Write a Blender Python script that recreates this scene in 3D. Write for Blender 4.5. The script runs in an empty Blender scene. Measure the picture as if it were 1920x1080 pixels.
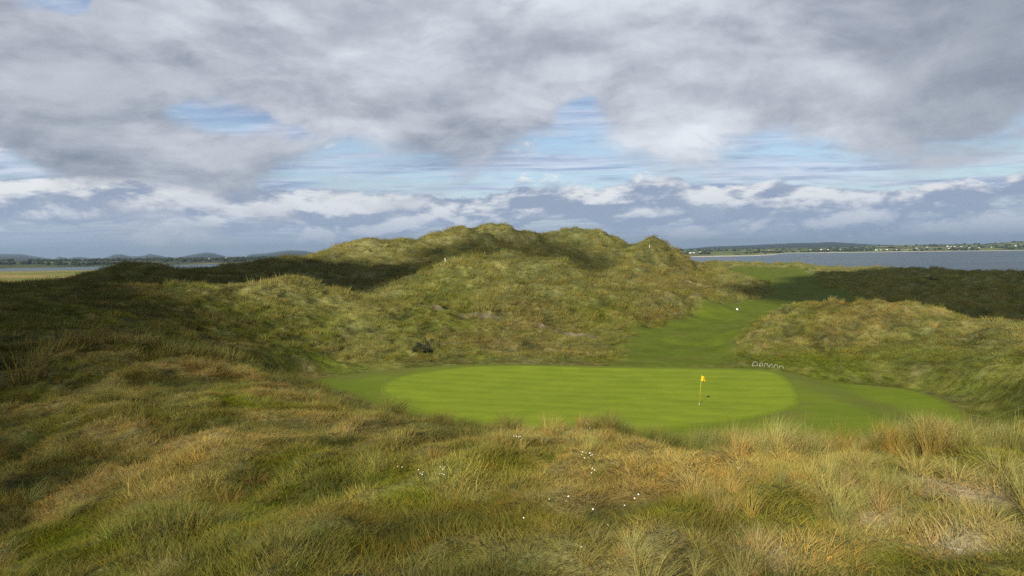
import bpy, math, random
import numpy as np
from mathutils import Matrix, Vector

scene = bpy.context.scene
C = scene.collection
R = math.radians

# ------------------------------------------------------------------ camera
CAM_Z, F = 25.0, 1280.0                       # eye height above the sea, focal length in photo pixels (24 mm)
PITCH, ROLL = R(-3.04), R(-0.79)
cam = bpy.data.cameras.new('camera'); cam.lens = 24; cam.sensor_width = 36
cam.clip_start = 0.1; cam.clip_end = 120000
cam_o = bpy.data.objects.new('camera', cam); C.objects.link(cam_o)
ROT = Matrix.Rotation(math.pi/2 + PITCH, 3, 'X') @ Matrix.Rotation(ROLL, 3, 'Z')
cam_o.matrix_world = Matrix.Translation((0, 0, CAM_Z)) @ ROT.to_4x4()
scene.camera = cam_o
RN = np.array(ROT)

# ------------------------------------------------------------------ sun direction (from the flag's shadow: behind the viewer, a little left)
SUN_EL = R(33.0)
_h = Vector((1.3, 3.0, 0)).normalized()
SUN_TRAVEL = Vector((_h.x*math.cos(SUN_EL), _h.y*math.cos(SUN_EL), -math.sin(SUN_EL)))
sun = bpy.data.lights.new('sun', 'SUN'); sun.energy = 5.0; sun.angle = R(0.53); sun.color = (1.0, 0.92, 0.78)
sun_o = bpy.data.objects.new('sun', sun); C.objects.link(sun_o)
sun_o.rotation_euler = SUN_TRAVEL.to_track_quat('-Z', 'Y').to_euler()
sun_o.location = (-60, -140, 200)

# ------------------------------------------------------------------ view
vs = scene.view_settings
vs.view_transform = 'Standard'; vs.look = 'None'; vs.gamma = 1.0; vs.use_curve_mapping = False
vs.exposure = 0.5
scene.cycles.use_denoising = False
scene.cycles.max_bounces = 5; scene.cycles.diffuse_bounces = 2; scene.cycles.glossy_bounces = 2
scene.cycles.transmission_bounces = 2; scene.cycles.transparent_max_bounces = 6; scene.cycles.volume_bounces = 0

# ------------------------------------------------------------------ node expression helper
class Nodes:
    def __init__(s, tree): s.t = tree; s.n = tree.nodes; s.l = tree.links
    def new(s, typ, **kw):
        n = s.n.new(typ)
        for k, v in kw.items(): setattr(n, k, v)
        return n
    def put(s, sock, v):
        if isinstance(v, X): s.l.new(v.s, sock)
        elif isinstance(v, bpy.types.NodeSocket): s.l.new(v, sock)
        else: sock.default_value = v
    def m(s, op, *a, clamp=False):
        n = s.new('ShaderNodeMath', operation=op, use_clamp=clamp)
        for i, v in enumerate(a): s.put(n.inputs[i], v)
        return X(s, n.outputs[0])
    def xyz(s, a, b, c):
        n = s.new('ShaderNodeCombineXYZ')
        for i, v in enumerate((a, b, c)): s.put(n.inputs[i], v)
        return X(s, n.outputs[0])
    def noise(s, vec, scale=1.0, detail=6.0, rough=0.55, lac=2.0, dist=0.0, dim='3D'):
        n = s.new('ShaderNodeTexNoise', noise_dimensions=dim)
        if vec is not None: s.put(n.inputs['Vector'], vec)
        s.put(n.inputs['Scale'], scale); s.put(n.inputs['Detail'], detail); s.put(n.inputs['Roughness'], rough)
        s.put(n.inputs['Lacunarity'], lac); s.put(n.inputs['Distortion'], dist)
        return X(s, n.outputs[0])
    def smooth(s, v, a, b, o0=0.0, o1=1.0):
        n = s.new('ShaderNodeMapRange', interpolation_type='SMOOTHSTEP')
        s.put(n.inputs[0], v); s.put(n.inputs[1], a); s.put(n.inputs[2], b); s.put(n.inputs[3], o0); s.put(n.inputs[4], o1)
        return X(s, n.outputs[0])
    def mix(s, f, a, b, blend='MIX'):
        n = s.new('ShaderNodeMix', data_type='RGBA', blend_type=blend)
        s.put(n.inputs[0], f); s.put(n.inputs[6], a if not isinstance(a, tuple) else (*a[:3], 1)); s.put(n.inputs[7], b if not isinstance(b, tuple) else (*b[:3], 1))
        return X(s, n.outputs[2])
class X:
    def __init__(s, g, sock): s.g = g; s.s = sock
    def __add__(s, o): return s.g.m('ADD', s, o)
    __radd__ = __add__
    def __sub__(s, o): return s.g.m('SUBTRACT', s, o)
    def __rsub__(s, o): return s.g.m('SUBTRACT', o, s)
    def __mul__(s, o): return s.g.m('MULTIPLY', s, o)
    __rmul__ = __mul__
    def __truediv__(s, o): return s.g.m('DIVIDE', s, o)

# ------------------------------------------------------------------ world: clear sky behind layered clouds
world = bpy.data.worlds.new('World'); scene.world = world; world.use_nodes = True
world.cycles.sampling_method = 'MANUAL'; world.cycles.sample_map_resolution = 512
def build_world():
    t = world.node_tree; t.nodes.clear(); g = Nodes(t)
    sky = g.new('ShaderNodeTexSky', sky_type='NISHITA'); sky.sun_disc = False
    sky.sun_elevation = SUN_EL
    sky.sun_rotation = math.atan2(-SUN_TRAVEL.x, -SUN_TRAVEL.y)
    sky.air_density = 1.0; sky.dust_density = 0.6; sky.ozone_density = 1.5
    tc = g.new('ShaderNodeTexCoord'); sep = g.new('ShaderNodeSeparateXYZ'); g.l.new(tc.outputs['Generated'], sep.inputs[0])
    x, y, z = (X(g, sep.outputs[i]) for i in range(3))
    az = g.m('ARCTAN2', x, y)                              # 0 along the view, + to the right
    el = g.m('ARCSINE', z)
    def pxaz(px): return math.atan((px-960)/F)
    def pyel(py, px=960): return math.atan((472+(960-px)*0.0138-py)/F)
    wa = (g.noise(g.xyz(az*6.0, el*9.0, 31.0), 1.0, 6, 0.6) - 0.5)*0.16; wb = (g.noise(g.xyz(az*6.0, el*9.0, 57.0), 1.0, 6, 0.6) - 0.5)*0.09
    azw, elw = az + wa, el + wb
    def blob(px, py, wx, wy, amp):                         # a cloud mass at one place in the sky
        a = (azw - pxaz(px)) / (wx/F); b = (elw - pyel(py, px)) / (wy/F)
        return g.m('EXPONENT', (a*a + b*b) * -1.0) * amp
    # planar coordinates: layers seen flat from below, crowding towards the horizon
    inv = g.m('DIVIDE', 1.0, g.m('ADD', g.m('MAXIMUM', z, 0.0), 0.035))
    pl = g.xyz(x*inv, y*inv, 0.0)
    # ---- high thin streaks
    plx = g.xyz(x*inv*0.62, y*inv*1.05, 3.7)
    s1 = g.noise(plx, 1.0, 9, 0.62, dist=0.5)
    st = g.smooth(s1, 0.36, 0.60)
    st = g.m('MAXIMUM', st, g.smooth(el, 0.11, 0.02)*0.9)
    sky_c = g.new('ShaderNodeMix', data_type='RGBA', blend_type='MULTIPLY'); sky_c.inputs[0].default_value = 1
    g.l.new(sky.outputs[0], sky_c.inputs[6]); sky_c.inputs[7].default_value = (SKY_K, SKY_K, SKY_K*1.02, 1)
    s1b = g.noise(g.xyz(x*inv*0.6, y*inv*1.3, 9.1), 1.5, 8, 0.62, dist=0.4)
    streak_col = g.mix(g.smooth(s1b, 0.34, 0.66), (0.24, 0.32, 0.51), (0.62, 0.68, 0.80))
    streak_col = g.mix(g.smooth(el, 0.10, 0.01)*0.75, streak_col, (0.35, 0.445, 0.63))
    base = g.mix(st*0.93, X(g, sky_c.outputs[2]), streak_col)
    # ---- low distant cumulus band
    def cum_den(off):
        q = g.xyz(az*6.5 + 1.3, (el + off)*17.0, 5.9)
        return g.noise(q, 1.0, 10, 0.58, dist=0.15)
    band = blob(260, 392, 560, 36, 0.27) + blob(1330, 385, 430, 24, 0.27) + blob(800, 395, 420, 30, 0.15) + blob(840, 383, 30, 13, .25) + blob(935, 388, 30, 9, .24) + blob(1900, 415, 500, 30, .14)
    band = band + g.smooth(el, -0.01, 0.03)*g.smooth(el, 0.11, 0.04)*0.12
    d0 = cum_den(0.0) + band; d1 = cum_den(0.014) + band
    a2 = g.smooth(d0, 0.60, 0.675)
    lit = g.smooth((d0 - d1), -0.05, 0.085)
    c2 = g.mix(lit, (0.275, 0.335, 0.46), (0.82, 0.83, 0.84))
    c2 = g.mix(g.smooth(el, 0.085, 0.012)*0.58, c2, (0.35, 0.445, 0.63))
    out = g.mix(a2*0.95, base, c2)
    # ---- low heavy cloud overhead
    def big_den(off):
        w1 = g.noise(g.xyz(az*2.3, (el+off)*4.4, 7.3), 1.0, 4, 0.55) - 0.5
        w2 = g.noise(g.xyz(az*2.3, (el+off)*4.4, 47.3), 1.0, 4, 0.55) - 0.5
        q = g.xyz(az*2.5 + w1*0.7, (el + off)*5.6 + w2*0.8, 11.4)
        return g.noise(q, 1.0, 11, 0.57, dist=0.1)
    cover = g.smooth(el, 0.15, 0.30)*0.26
    cover = cover + blob(150, 215, 250, 110, 0.20) + blob(130, 300, 110, 40, .15) + blob(400, 300, 60, 36, .24) + blob(560, 215, 70, 60, .17)
    cover = cover + blob(860, 150, 300, 95, 0.24) + blob(1370, 150, 200, 110, 0.27) + blob(1850, 170, 190, 120, 0.32) + blob(1650, 120, 160, 120, .16)
    cover = cover - blob(1110, 205, 55, 42, 0.24) - blob(420, 245, 95, 32, 0.24) - blob(130, 60, 50, 42, 0.46) - blob(1600, 235, 70, 40, .12) - blob(545, 262, 24, 16, .12) - blob(960, 10, 50, 40, .15)
    cover = cover + g.smooth(el, 0.33, 0.6)*0.12
    e0 = big_den(0.0) + cover; e1 = big_den(0.030) + cover
    a3 = g.smooth(e0, 0.55, 0.70)
    lit3 = g.smooth((e0 - e1), -0.13, 0.14)
    tone = g.noise(g.xyz(az*2.6, el*4.6, 21.0), 1.0, 9, 0.56, dist=0.5)
    lit3 = g.m('ADD', lit3*0.60, g.smooth(tone, 0.34, 0.66)*0.45, clamp=True)
    thick = g.smooth(e0, 0.70, 1.05)
    c3 = g.mix(lit3, (0.180, 0.212, 0.280), (0.76, 0.79, 0.84))
    c3 = g.mix(thick*0.25, c3, (0.265, 0.30, 0.37))
    c3 = g.mix(g.smooth(az, pxaz(1450), pxaz(1950))*0.55, c3, (0.20, 0.23, 0.285))
    c3 = g.mix(g.smooth(az, pxaz(420), pxaz(20))*0.25, c3, (0.27, 0.29, 0.34))
    c3 = g.mix(g.smooth(el, 0.36, 0.9)*0.9, c3, (0.15, 0.165, 0.19))  # sky above the view darkened to deepen shade on the land
    out = g.mix(a3*0.97, out, c3)
    # ---- below the horizon
    out = g.mix(g.smooth(z, 0.0, -0.02), out, (0.12, 0.14, 0.17))
    bg = g.new('ShaderNodeBackground'); g.put(bg.inputs[0], out); bg.inputs[1].default_value = WORLD_K
    o = g.new('ShaderNodeOutputWorld'); g.l.new(bg.outputs[0], o.inputs[0])
SKY_K, WORLD_K = 0.10, 0.82
build_world()

# ------------------------------------------------------------------ helpers: pixel rays, noise, meshes
def ray(px, py):
    v = RN @ np.array(((px-960)/F, -(py-540)/F, -1.0)); return v
def P(px, py, d):                                  # the point at forward distance d seen at a photo pixel
    v = ray(px, py); k = d / v[1]
    return np.array((v[0]*k, d, CAM_Z + v[2]*k))
def Pz(px, py, z):                                 # the point where the pixel's ray meets a level surface
    v = ray(px, py); k = (z - CAM_Z) / v[2]
    return np.array((v[0]*k, v[1]*k, z))
def H(px, d, z):                                   # a hidden point below pixel column px
    v = ray(px, 500); return np.array((v[0]/v[1]*d, d, z))

_rng = np.random.default_rng(7)
_perm = _rng.permutation(4096); _ang = _rng.random(4096)*2*np.pi
_gx, _gy = np.cos(_ang), np.sin(_ang)
def perlin(x, y, seed=0):
    xi = np.floor(x).astype(np.int64); yi = np.floor(y).astype(np.int64)
    fx, fy = x-xi, y-yi
    def gr(ix, iy, dx, dy):
        h = _perm[(_perm[(ix + seed*131) & 4095] + iy) & 4095]
        return _gx[h]*dx + _gy[h]*dy
    u = fx*fx*fx*(fx*(fx*6-15)+10); v = fy*fy*fy*(fy*(fy*6-15)+10)
    a = gr(xi, yi, fx, fy); b = gr(xi+1, yi, fx-1, fy); c = gr(xi, yi+1, fx, fy-1); d = gr(xi+1, yi+1, fx-1, fy-1)
    return (a + u*(b-a)) + v*((c + u*(d-c)) - (a + u*(b-a)))
def fbm(x, y, wl, octv=4, gain=0.5, seed=0):
    s = np.zeros_like(x); a = 1.0; f = 1.0/wl
    for i in range(octv):
        s += a*perlin(x*f + 17.3*i, y*f - 9.1*i, seed+i); a *= gain; f *= 2.03
    return s*1.5
def sstep(a, b, v):
    t = np.clip((v-a)/(b-a), 0, 1); return t*t*(3-2*t)
def mesh_obj(name, verts, faces, mat=None, parent=None, smooth=True):
    me = bpy.data.meshes.new(name)
    me.from_pydata([tuple(map(float, v)) for v in verts], [], [tuple(map(int, f)) for f in faces]); me.update()
    return link(name, me, mat, parent, smooth)
def link(name, me, mat=None, parent=None, smooth=True):
    if mat and not me.materials: me.materials.append(mat)
    if smooth: me.shade_smooth()
    o = bpy.data.objects.new(name, me); C.objects.link(o)
    if parent: o.parent = parent
    return o
def np_mesh(name, co, quads, tris=None):
    me = bpy.data.meshes.new(name)
    nq = len(quads); nt = 0 if tris is None else len(tris)
    me.vertices.add(len(co)); me.vertices.foreach_set('co', np.ascontiguousarray(co, dtype=np.float32).ravel())
    li = quads.ravel() if nq else np.zeros(0, int)
    if nt: li = np.concatenate([li, np.asarray(tris).ravel()])
    me.loops.add(len(li)); me.loops.foreach_set('vertex_index', li.astype(np.int32))
    st = np.concatenate([np.arange(nq)*4, nq*4 + np.arange(nt)*3]).astype(np.int32)
    me.polygons.add(nq+nt); me.polygons.foreach_set('loop_start', st)
    me.update(calc_edges=True); me.validate()
    return me
def grid_quads(nr, nc, wrap=False):
    i = np.arange(nr-1)[:, None]; j = np.arange(nc if wrap else nc-1)[None, :]; j2 = (j+1) % nc
    a = i*nc + j; b = i*nc + j2; c = (i+1)*nc + j2; d = (i+1)*nc + j
    return np.stack([a, b, c, d], -1).reshape(-1, 4)
def color_attr(me, name, col):
    a = me.attributes.new(name, 'FLOAT_COLOR', 'POINT')
    c = np.ones((len(col), 4), np.float32); c[:, :3] = col; a.data.foreach_set('color', c.ravel())
def tag(o, label=None, cat=None, group=None, kind=None):
    if label: o['label'] = label
    if cat: o['category'] = cat
    if group: o['group'] = group
    if kind: o['kind'] = kind
    return o
def empty(name, loc, rz=0.0):
    o = bpy.data.objects.new(name, None); C.objects.link(o); o.location = loc; o.rotation_euler = (0, 0, rz); o.empty_display_size = 0.2
    return o
def seg_dist(x, y, pts):                           # distance from points to a polyline
    best = np.full(x.shape, 1e9)
    for (ax, ay), (bx, by) in zip(pts[:-1], pts[1:]):
        vx, vy = bx-ax, by-ay; L = vx*vx+vy*vy
        t = np.clip(((x-ax)*vx + (y-ay)*vy)/L, 0, 1)
        best = np.minimum(best, np.hypot(x-ax-t*vx, y-ay-t*vy))
    return best
def poly_sd(x, y, pts):                            # signed distance to a closed outline, negative inside
    d = seg_dist(x, y, list(pts) + [pts[0]])
    ins = np.zeros(x.shape, bool); n = len(pts)
    for i in range(n):
        (ax, ay), (bx, by) = pts[i], pts[(i+1) % n]
        if ay == by: continue
        c = ((ay > y) != (by > y)) & (x < (bx-ax)*(y-ay)/(by-ay) + ax)
        ins ^= c
    return np.where(ins, -d, d)
def spline(pts, n):                                # closed Catmull-Rom outline
    p = np.array(pts); m = len(p); out = []
    for k in range(n):
        t = k*m/n; i = int(t); f = t-i
        a, b, c, d = p[(i-1) % m], p[i % m], p[(i+1) % m], p[(i+2) % m]
        out.append(0.5*((2*b) + (c-a)*f + (2*a-5*b+4*c-d)*f*f + (3*b-a-3*c+d)*f**3))
    return [tuple(v) for v in out]

# ------------------------------------------------------------------ the land form: survey points -> smooth surface
GZ = 13.5
S = []
def line(pts, step=45):
    for (a, b) in zip(pts[:-1], pts[1:]):
        n = max(1, int(abs(b[0]-a[0])/step))
        for k in range(n):
            f = k/n; S.append(P(*(a[i] + (b[i]-a[i])*f for i in range(3))))
    S.append(P(*pts[-1]))
# foreground
line([(-250,1080,10),(0,1080,8.6),(200,1080,7.6),(500,1080,6.9),(960,1080,6.5),(1400,1080,6.3),(1920,1080,6.0),(2200,1080,6.0)], 240)
line([(-250,930,13),(0,930,11.5),(300,930,10.6),(650,930,9.9),(960,930,9.3),(1300,930,8.9),(1650,930,8.6),(1920,930,8.4),(2200,930,8.4)], 240)
line([(-250,800,18),(0,800,16.5),(250,800,15.5),(480,830,13.8),(700,850,12.6)], 200)
for q in [(0,720,21),(0,650,28),(0,600,40),(0,570,62),(0,547,105),(-250,720,22),(-250,600,42),(-250,545,120),(150,760,18),(150,690,24),(150,625,34),(150,585,50),(150,560,80),(150,540,115),
          (300,740,19.5),(330,695,25),(280,650,30),(300,600,60),(330,570,78),(300,545,96),(400,740,20),(430,690,27),(380,640,55),(420,610,74)]: S.append(P(*q))
CREST = [(430,680,31),(500,710,29),(560,734,28),(620,760,25.5),(700,790,22),(800,806,19),(900,814,17),(1000,832,15.6),(1100,840,15),(1200,840,14.5),(1300,838,14),(1400,850,13.4),(1500,868,12.8),(1600,862,12.3),(1700,848,12),(1800,852,11.8),(1920,855,11.4),(2100,860,11.2)]
line(CREST, 60)
for px, d0 in [(620,25.5),(700,22),(800,19),(900,17),(1000,15.6),(1100,15),(1200,14.5),(1300,14),(1400,13.4),(1500,12.8),(1600,12.3),(1700,12),(1800,11.8),(1920,11.4),(2100,11.2)]:
    S.append(H(px, d0*1.12, 19.9 if px > 900 else 18.6)); S.append(H(px, d0*1.45, 18.2 if px > 900 else 16.8)); S.append(H(px, max(36, d0*1.9), 14.6))
for q in [(0,0.5,22.2),(0,2,22.1),(3,2,22.3),(-3,2,21.9),(0,-4,22.3),(4,-3,22.6),(-5,-4,21.6),(-9,4,21.0),(8,4,22.5),(-30,0,20),(30,0,21),(0,-30,21),(-100,-50,14),(100,-50,13),(0,-120,12),(-300,-100,8),(300,-100,6),(0,-500,5),(-700,0,4),(600,0,-2)]: S.append(np.array(q, float))
# green and its surround, all close to one level
FRINGE_PX = [(585,717),(650,704),(740,693),(880,685),(1100,686),(1300,690),(1440,694),(1570,701),(1700,709),(1785,732),(1828,765),(1805,800),(1700,822),(1500,835),(1300,838),(1100,832),(900,806),(750,774),(650,742)]
GREEN_PX = [(714,735),(735,715),(790,701),(870,690),(980,687),(1120,689),(1280,693),(1400,696),(1450,701),(1478,716),(1500,746),(1488,764),(1430,780),(1330,796),(1200,812),(1080,814),(950,805),(840,785),(755,760)]
FRINGE = spline([tuple(Pz(a, b, GZ)[:2]) for a, b in FRINGE_PX], 160)
GREEN = spline([tuple(Pz(a, b, GZ)[:2]) for a, b in GREEN_PX], 160)
for a, b in FRINGE[::5] + GREEN[::8]: S.append(np.array((a, b, GZ)))
for q in [(0,55),(10,50),(-5,60),(15,60),(25,52)]: S.append(np.array((*q, GZ)))
# hollow behind the green and the dune faces left of it
for q in [(560,690,64),(640,675,74),(720,672,76),(800,664,79),(900,668,77),(1000,672,75),(1100,668,78),(1180,660,81),(1000,645,86),(1100,640,90),(1180,630,94),
          (520,650,66),(600,648,80),(700,640,86),(800,640,86),(900,640,88),(600,600,92),(700,600,96),(520,600,86),(460,620,73),(480,570,93),(430,575,87),(600,562,104),(700,580,104),(800,600,100),(900,615,97),(1000,628,97)]: S.append(P(*q))
line([(400,553,90),(440,535,100),(480,526,106),(520,524,110),(560,528,113),(600,536,115),(680,556,114),(760,570,112)], 40)
TRAIL_PX = [(786,573,111),(830,578,111),(880,588,110),(930,597,109),(980,607,107),(1030,619,104),(1080,630,100),(1130,637,96)]
line(TRAIL_PX, 60)
# middle dune
line([(700,562,118),(740,548,126),(790,532,134),(830,503,143),(850,492,146),(870,486,148),(910,481,150),(960,481,151),(1000,483,150),(1040,489,147),(1070,499,144),(1100,517,140),(1160,537,136),(1220,545,134),(1280,553,132),(1330,565,130)], 30)
for px, d0, z in [(860,160,20.5),(920,164,20.0),(980,164,19.5),(1040,160,18.5),(1100,152,17.0),(1160,147,15.5),(1240,143,14.6),(870,180,18.5),(950,184,17.8),(1030,182,17),(1110,172,16.0),(1180,160,15.2)]: S.append(H(px, d0, z))
for q in [(860,540,129),(900,520,136),(950,510,140),(1000,508,140),(950,545,124),(1030,548,123),(1100,560,121),(880,565,117),(960,575,114),(1050,585,112),(1150,590,112),(1200,580,119),(1250,585,122),(1150,615,102),(1230,610,110),(1300,590,124)]: S.append(P(*q))
for px, d, z in [(440,112,17.5),(500,124,15.8),(560,130,15.2),(620,130,15.0),(680,128,15.4)]: S.append(H(px, d, z))
for q in [(640,532,150),(700,535,152),(760,522,158),(620,512,172),(700,505,190),(760,498,196),(810,500,190),(560,508,180),(500,508,176)]: S.append(P(*q))
# main hill
HILL = [(520,491,240),(560,492,236),(590,486,232),(620,470,230),(650,454,230),(668,447,230),(700,447,232),(750,451,238),(785,450,240),(820,440,243),(870,431,248),(920,423,252),(945,424,252),(965,432,247),(985,428,245),(1003,438,244),(1022,443,250),(1050,436,254),(1085,431,256),(1120,438,256),(1160,453,254),(1183,461,246),(1200,451,240),(1222,447,238),(1243,454,238),(1270,472,238),(1300,490,236),(1322,504,234)]
line(HILL, 18)
for px, py, d in HILL[3::2]: S.append(H(px, d*1.08, max(14.0, P(px, py, d)[2]-5.5))); S.append(H(px, d*1.3, 13))
line([(948,427,251),(925,440,240),(895,460,226),(862,482,208),(838,497,192)], 12)       # spur falling from the top
line([(985,432,243),(1010,455,232),(1040,478,218)], 15)
line([(1222,450,236),(1240,480,222),(1262,510,200),(1290,535,176),(1320,555,156)], 20)
for q in [(700,468,222),(660,470,222),(760,474,216),(800,468,226),(840,455,234),(880,443,243),(930,464,244),(955,470,238),(905,482,228),(1000,470,240),(975,480,224),(1060,470,240),(1080,488,222),(1090,455,246),(1130,465,240),(1150,490,222),(1100,505,200),(1185,478,238),(1200,500,214),(1150,515,186),(1220,525,176),(1190,535,160),(1300,515,222),(1330,530,200),(1340,548,170),(1380,562,150),(1400,550,185),(1365,521,265),(1335,505,330),(1345,503,400)]: S.append(P(*q))
# fairway and the low dunes by the sea
for q in [(1250,650,86),(1350,650,86),(1300,620,102),(1382,582,133),(1450,575,140),(1420,610,108),(1450,540,205),(1420,520,280),(1400,508,370),(1500,520,270),(1540,530,235),(1600,548,195),(1700,572,155),(1780,595,130),(1850,612,118),(1520,560,160),(1600,565,150)]: S.append(P(*q))
line([(1310,494,445),(1340,495,445),(1440,498,440),(1500,498,425),(1560,506,400),(1620,506,370),(1680,507,330),(1760,510,310),(1850,516,290),(1920,513,270),(2050,512,255),(2200,512,250)], 50)
for q in [(1500,507,385),(1560,517,330),(1660,530,262),(1740,528,262),(1800,552,190),(1850,540,225),(1900,580,148),(1920,545,205),(1980,600,120),(2050,560,170),(1700,550,195)]: S.append(P(*q))
for px, d in [(1310,520),(1440,520),(1560,480),(1680,410),(1760,385),(1920,340),(2100,320),(2300,320)]: S.append(H(px, d, 3.0)); S.append(H(px, d*1.22, -3)); S.append(H(px, d*2.2, -9))
# right dune beside the green
line([(1350,652,80),(1390,638,81),(1420,627,83),(1450,606,86),(1480,587,87),(1520,575,88),(1580,569,88),(1650,567,88),(1700,571,87),(1740,585,84),(1780,608,79),(1820,619,74),(1880,620,69),(1920,614,66),(2000,604,64),(2150,600,64)], 36)
for px, d, z in [(1450,104,12.4),(1550,108,12.2),(1650,108,11.7),(1750,104,11.5),(1850,95,11.5),(1950,88,11.8)]: S.append(H(px, d, z))
for q in [(1420,665,75),(1500,640,78),(1600,640,75),(1700,640,71),(1520,680,68),(1600,690,65),(1700,690,62.5),(1780,700,58),(1800,650,66),(1800,690,59),(1900,720,50),(1900,680,56),(1900,650,62),(1880,775,44),(1960,760,44),(2050,700,50)]: S.append(P(*q))
# low dunes to the left and the flat fields beyond
line([(-250,553,150),(0,552,150),(60,549,150),(110,543,152),(150,524,155),(200,500,158),(225,493,160),(250,492,160),(280,497,160),(310,506,162),(350,513,166),(400,508,185),(450,501,198),(490,492,205)], 30)
for q in [(330,528,135),(400,530,130),(450,520,145),(520,512,165),(580,512,160),(350,550,105),(250,525,130),(200,530,125),(100,540,122)]: S.append(P(*q))
for px in (-250, 0, 150, 250, 350, 450, 540): S.append(H(px, 215 if px < 480 else 245, 12)); S.append(H(px, 330, 6)); S.append(H(px, 640, 3.6)); S.append(H(px, 900, 3.2)); S.append(H(px, 1180, 3.0)); S.append(H(px, 1330, 0.3)); S.append(H(px, 1500, -4)); S.append(H(px, 2000, -9))
for px in (700, 900, 1100): S.append(H(px, 500, 5)); S.append(H(px, 800, 3)); S.append(H(px, 1300, -3)); S.append(H(px, 2000, -9))
S = np.array(S)
def uv(x, y):
    r = np.hypot(x, y); return np.arctan2(x, y), np.log(r + 1.5)
def rbf_fit(S):
    u, v = uv(S[:, 0], S[:, 1]); n = len(S)
    d = np.sqrt((u[:, None]-u)**2 + (v[:, None]-v)**2 + 0.012**2)
    A = np.zeros((n+3, n+3)); A[:n, :n] = d - np.eye(n)*0.004
    Q = np.stack([np.ones(n), u, v], 1); A[:n, n:] = Q; A[n:, :n] = Q.T
    b = np.zeros(n+3); b[:n] = S[:, 2]
    return u, v, np.linalg.solve(A, b)
_U, _V, _W = rbf_fit(S)
def rbf(x, y):
    u, v = uv(x, y); out = np.empty_like(u)
    for i in range(0, len(u), 20000):
        a, b = u[i:i+20000], v[i:i+20000]
        d = np.sqrt((a[:, None]-_U)**2 + (b[:, None]-_V)**2 + 0.012**2)
        out[i:i+20000] = d @ _W[:-3] + _W[-3] + _W[-2]*a + _W[-1]*b
    return out

# fairway outline on the ground, sand trail
FAIR_PX = [(1150,690,66),(1165,655,84),(1185,620,100),(1255,602,114),(1335,578,134),(1420,560,158),(1440,543,200),(1400,528,250),(1370,515,320),(1352,506,400),(1500,506,400),(1540,520,290),(1545,533,225),(1640,560,165),(1700,580,145),(1620,590,126),(1500,600,115),(1440,618,98),(1400,642,86),(1370,668,76),(1400,692,66)]
FAIR = [tuple(P(*q)[:2]) for q in FAIR_PX]
TRAIL = [tuple(P(*q)[:2]) for q in TRAIL_PX]
FLAT = [tuple(H(px, d, 0)[:2]) for px, d in [(-400,600),(-400,1340),(460,1340),(600,700),(420,480),(0,560)]]

def clump(x, y, r):                                 # rounded marram mounds, broad ones further off where only those show
    a = 0.40 - np.abs(fbm(x, y, 4.6, 2, 0.5, 140)); b = 0.40 - np.abs(fbm(x, y, 9.5, 2, 0.5, 146)); w = sstep(90, 190, r)
    return a*(1-w) + b*1.35*w
def ground(x, y):
    """height of the land, plus the masks used for colour and planting"""
    x = np.asarray(x, float); y = np.asarray(y, float)
    z = rbf(x, y); r = np.hypot(x, y)
    wob = fbm(x, y, 9.0, 3, 0.5, 40)
    sdf = poly_sd(x, y, FRINGE); sfa = poly_sd(x, y, FAIR) + wob*np.clip(r/90, .6, 3)*1.0
    trail = seg_dist(x, y, TRAIL) + wob*0.15
    m_fr = 1 - sstep(0.0, 1.5, sdf); m_fa = 1 - sstep(-2.5, 2.5, sfa)
    calm = 1 - np.clip(np.maximum((1 - sstep(1.0, 6.0, sdf)), m_fa*0.93), 0, 1)
    flat = sstep(350, 520, r)*(x < 0)
    amp = calm*(1-flat*0.95)
    h = fbm(x, y, 24, 2, 0.5, 3)*0.6*sstep(40, 120, r)
    bil = 0.42 - np.abs(fbm(x, y, 7.5, 3, 0.55, 9))           # rounded hummocks with sharp hollows
    b16 = 0.40 - np.abs(fbm(x, y, 17, 2, 0.5, 12))
    h += bil*(0.40 + 0.10*sstep(30, 110, r)) + (b16-0.12)*1.15*sstep(60, 130, r)
    h += (0.4 - np.abs(fbm(x, y, 2.3, 2, 0.5, 18)))*0.34*(1 - sstep(40, 110, r))
    h += fbm(x, y, 2.6, 3, 0.55, 15)*(0.10 + 0.06*sstep(20, 90, r))
    h += fbm(x, y, 0.7, 2, 0.5, 22)*0.05*(1 - sstep(60, 160, r))
    rough = sstep(45, 100, r)
    h += clump(x, y, r)*rough*(1.2 + 0.5*sstep(120, 200, r))
    far_r = sstep(150, 260, r)*(x > 30)
    h += (0.45 - np.abs(fbm(x, y, 19, 3, 0.55, 31)))*2.6*far_r
    z = z + h*amp
    # the green is one calm surface
    gz = GZ + 0.16*np.sin(x*0.16 + 0.8)*np.sin(y*0.19) - 0.95*sstep(23.5, 30, x) + fbm(x, y, 14, 2, 0.5, 51)*0.10
    w = 1 - sstep(0.8, 4.5, sdf)
    z = z*(1-w) + gz*w
    return dict(z=z, r=r, sdf=sdf, fair=m_fa, trail=1 - sstep(0.30, 0.65, trail), flat=flat, calm=calm, wob=wob)

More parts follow.
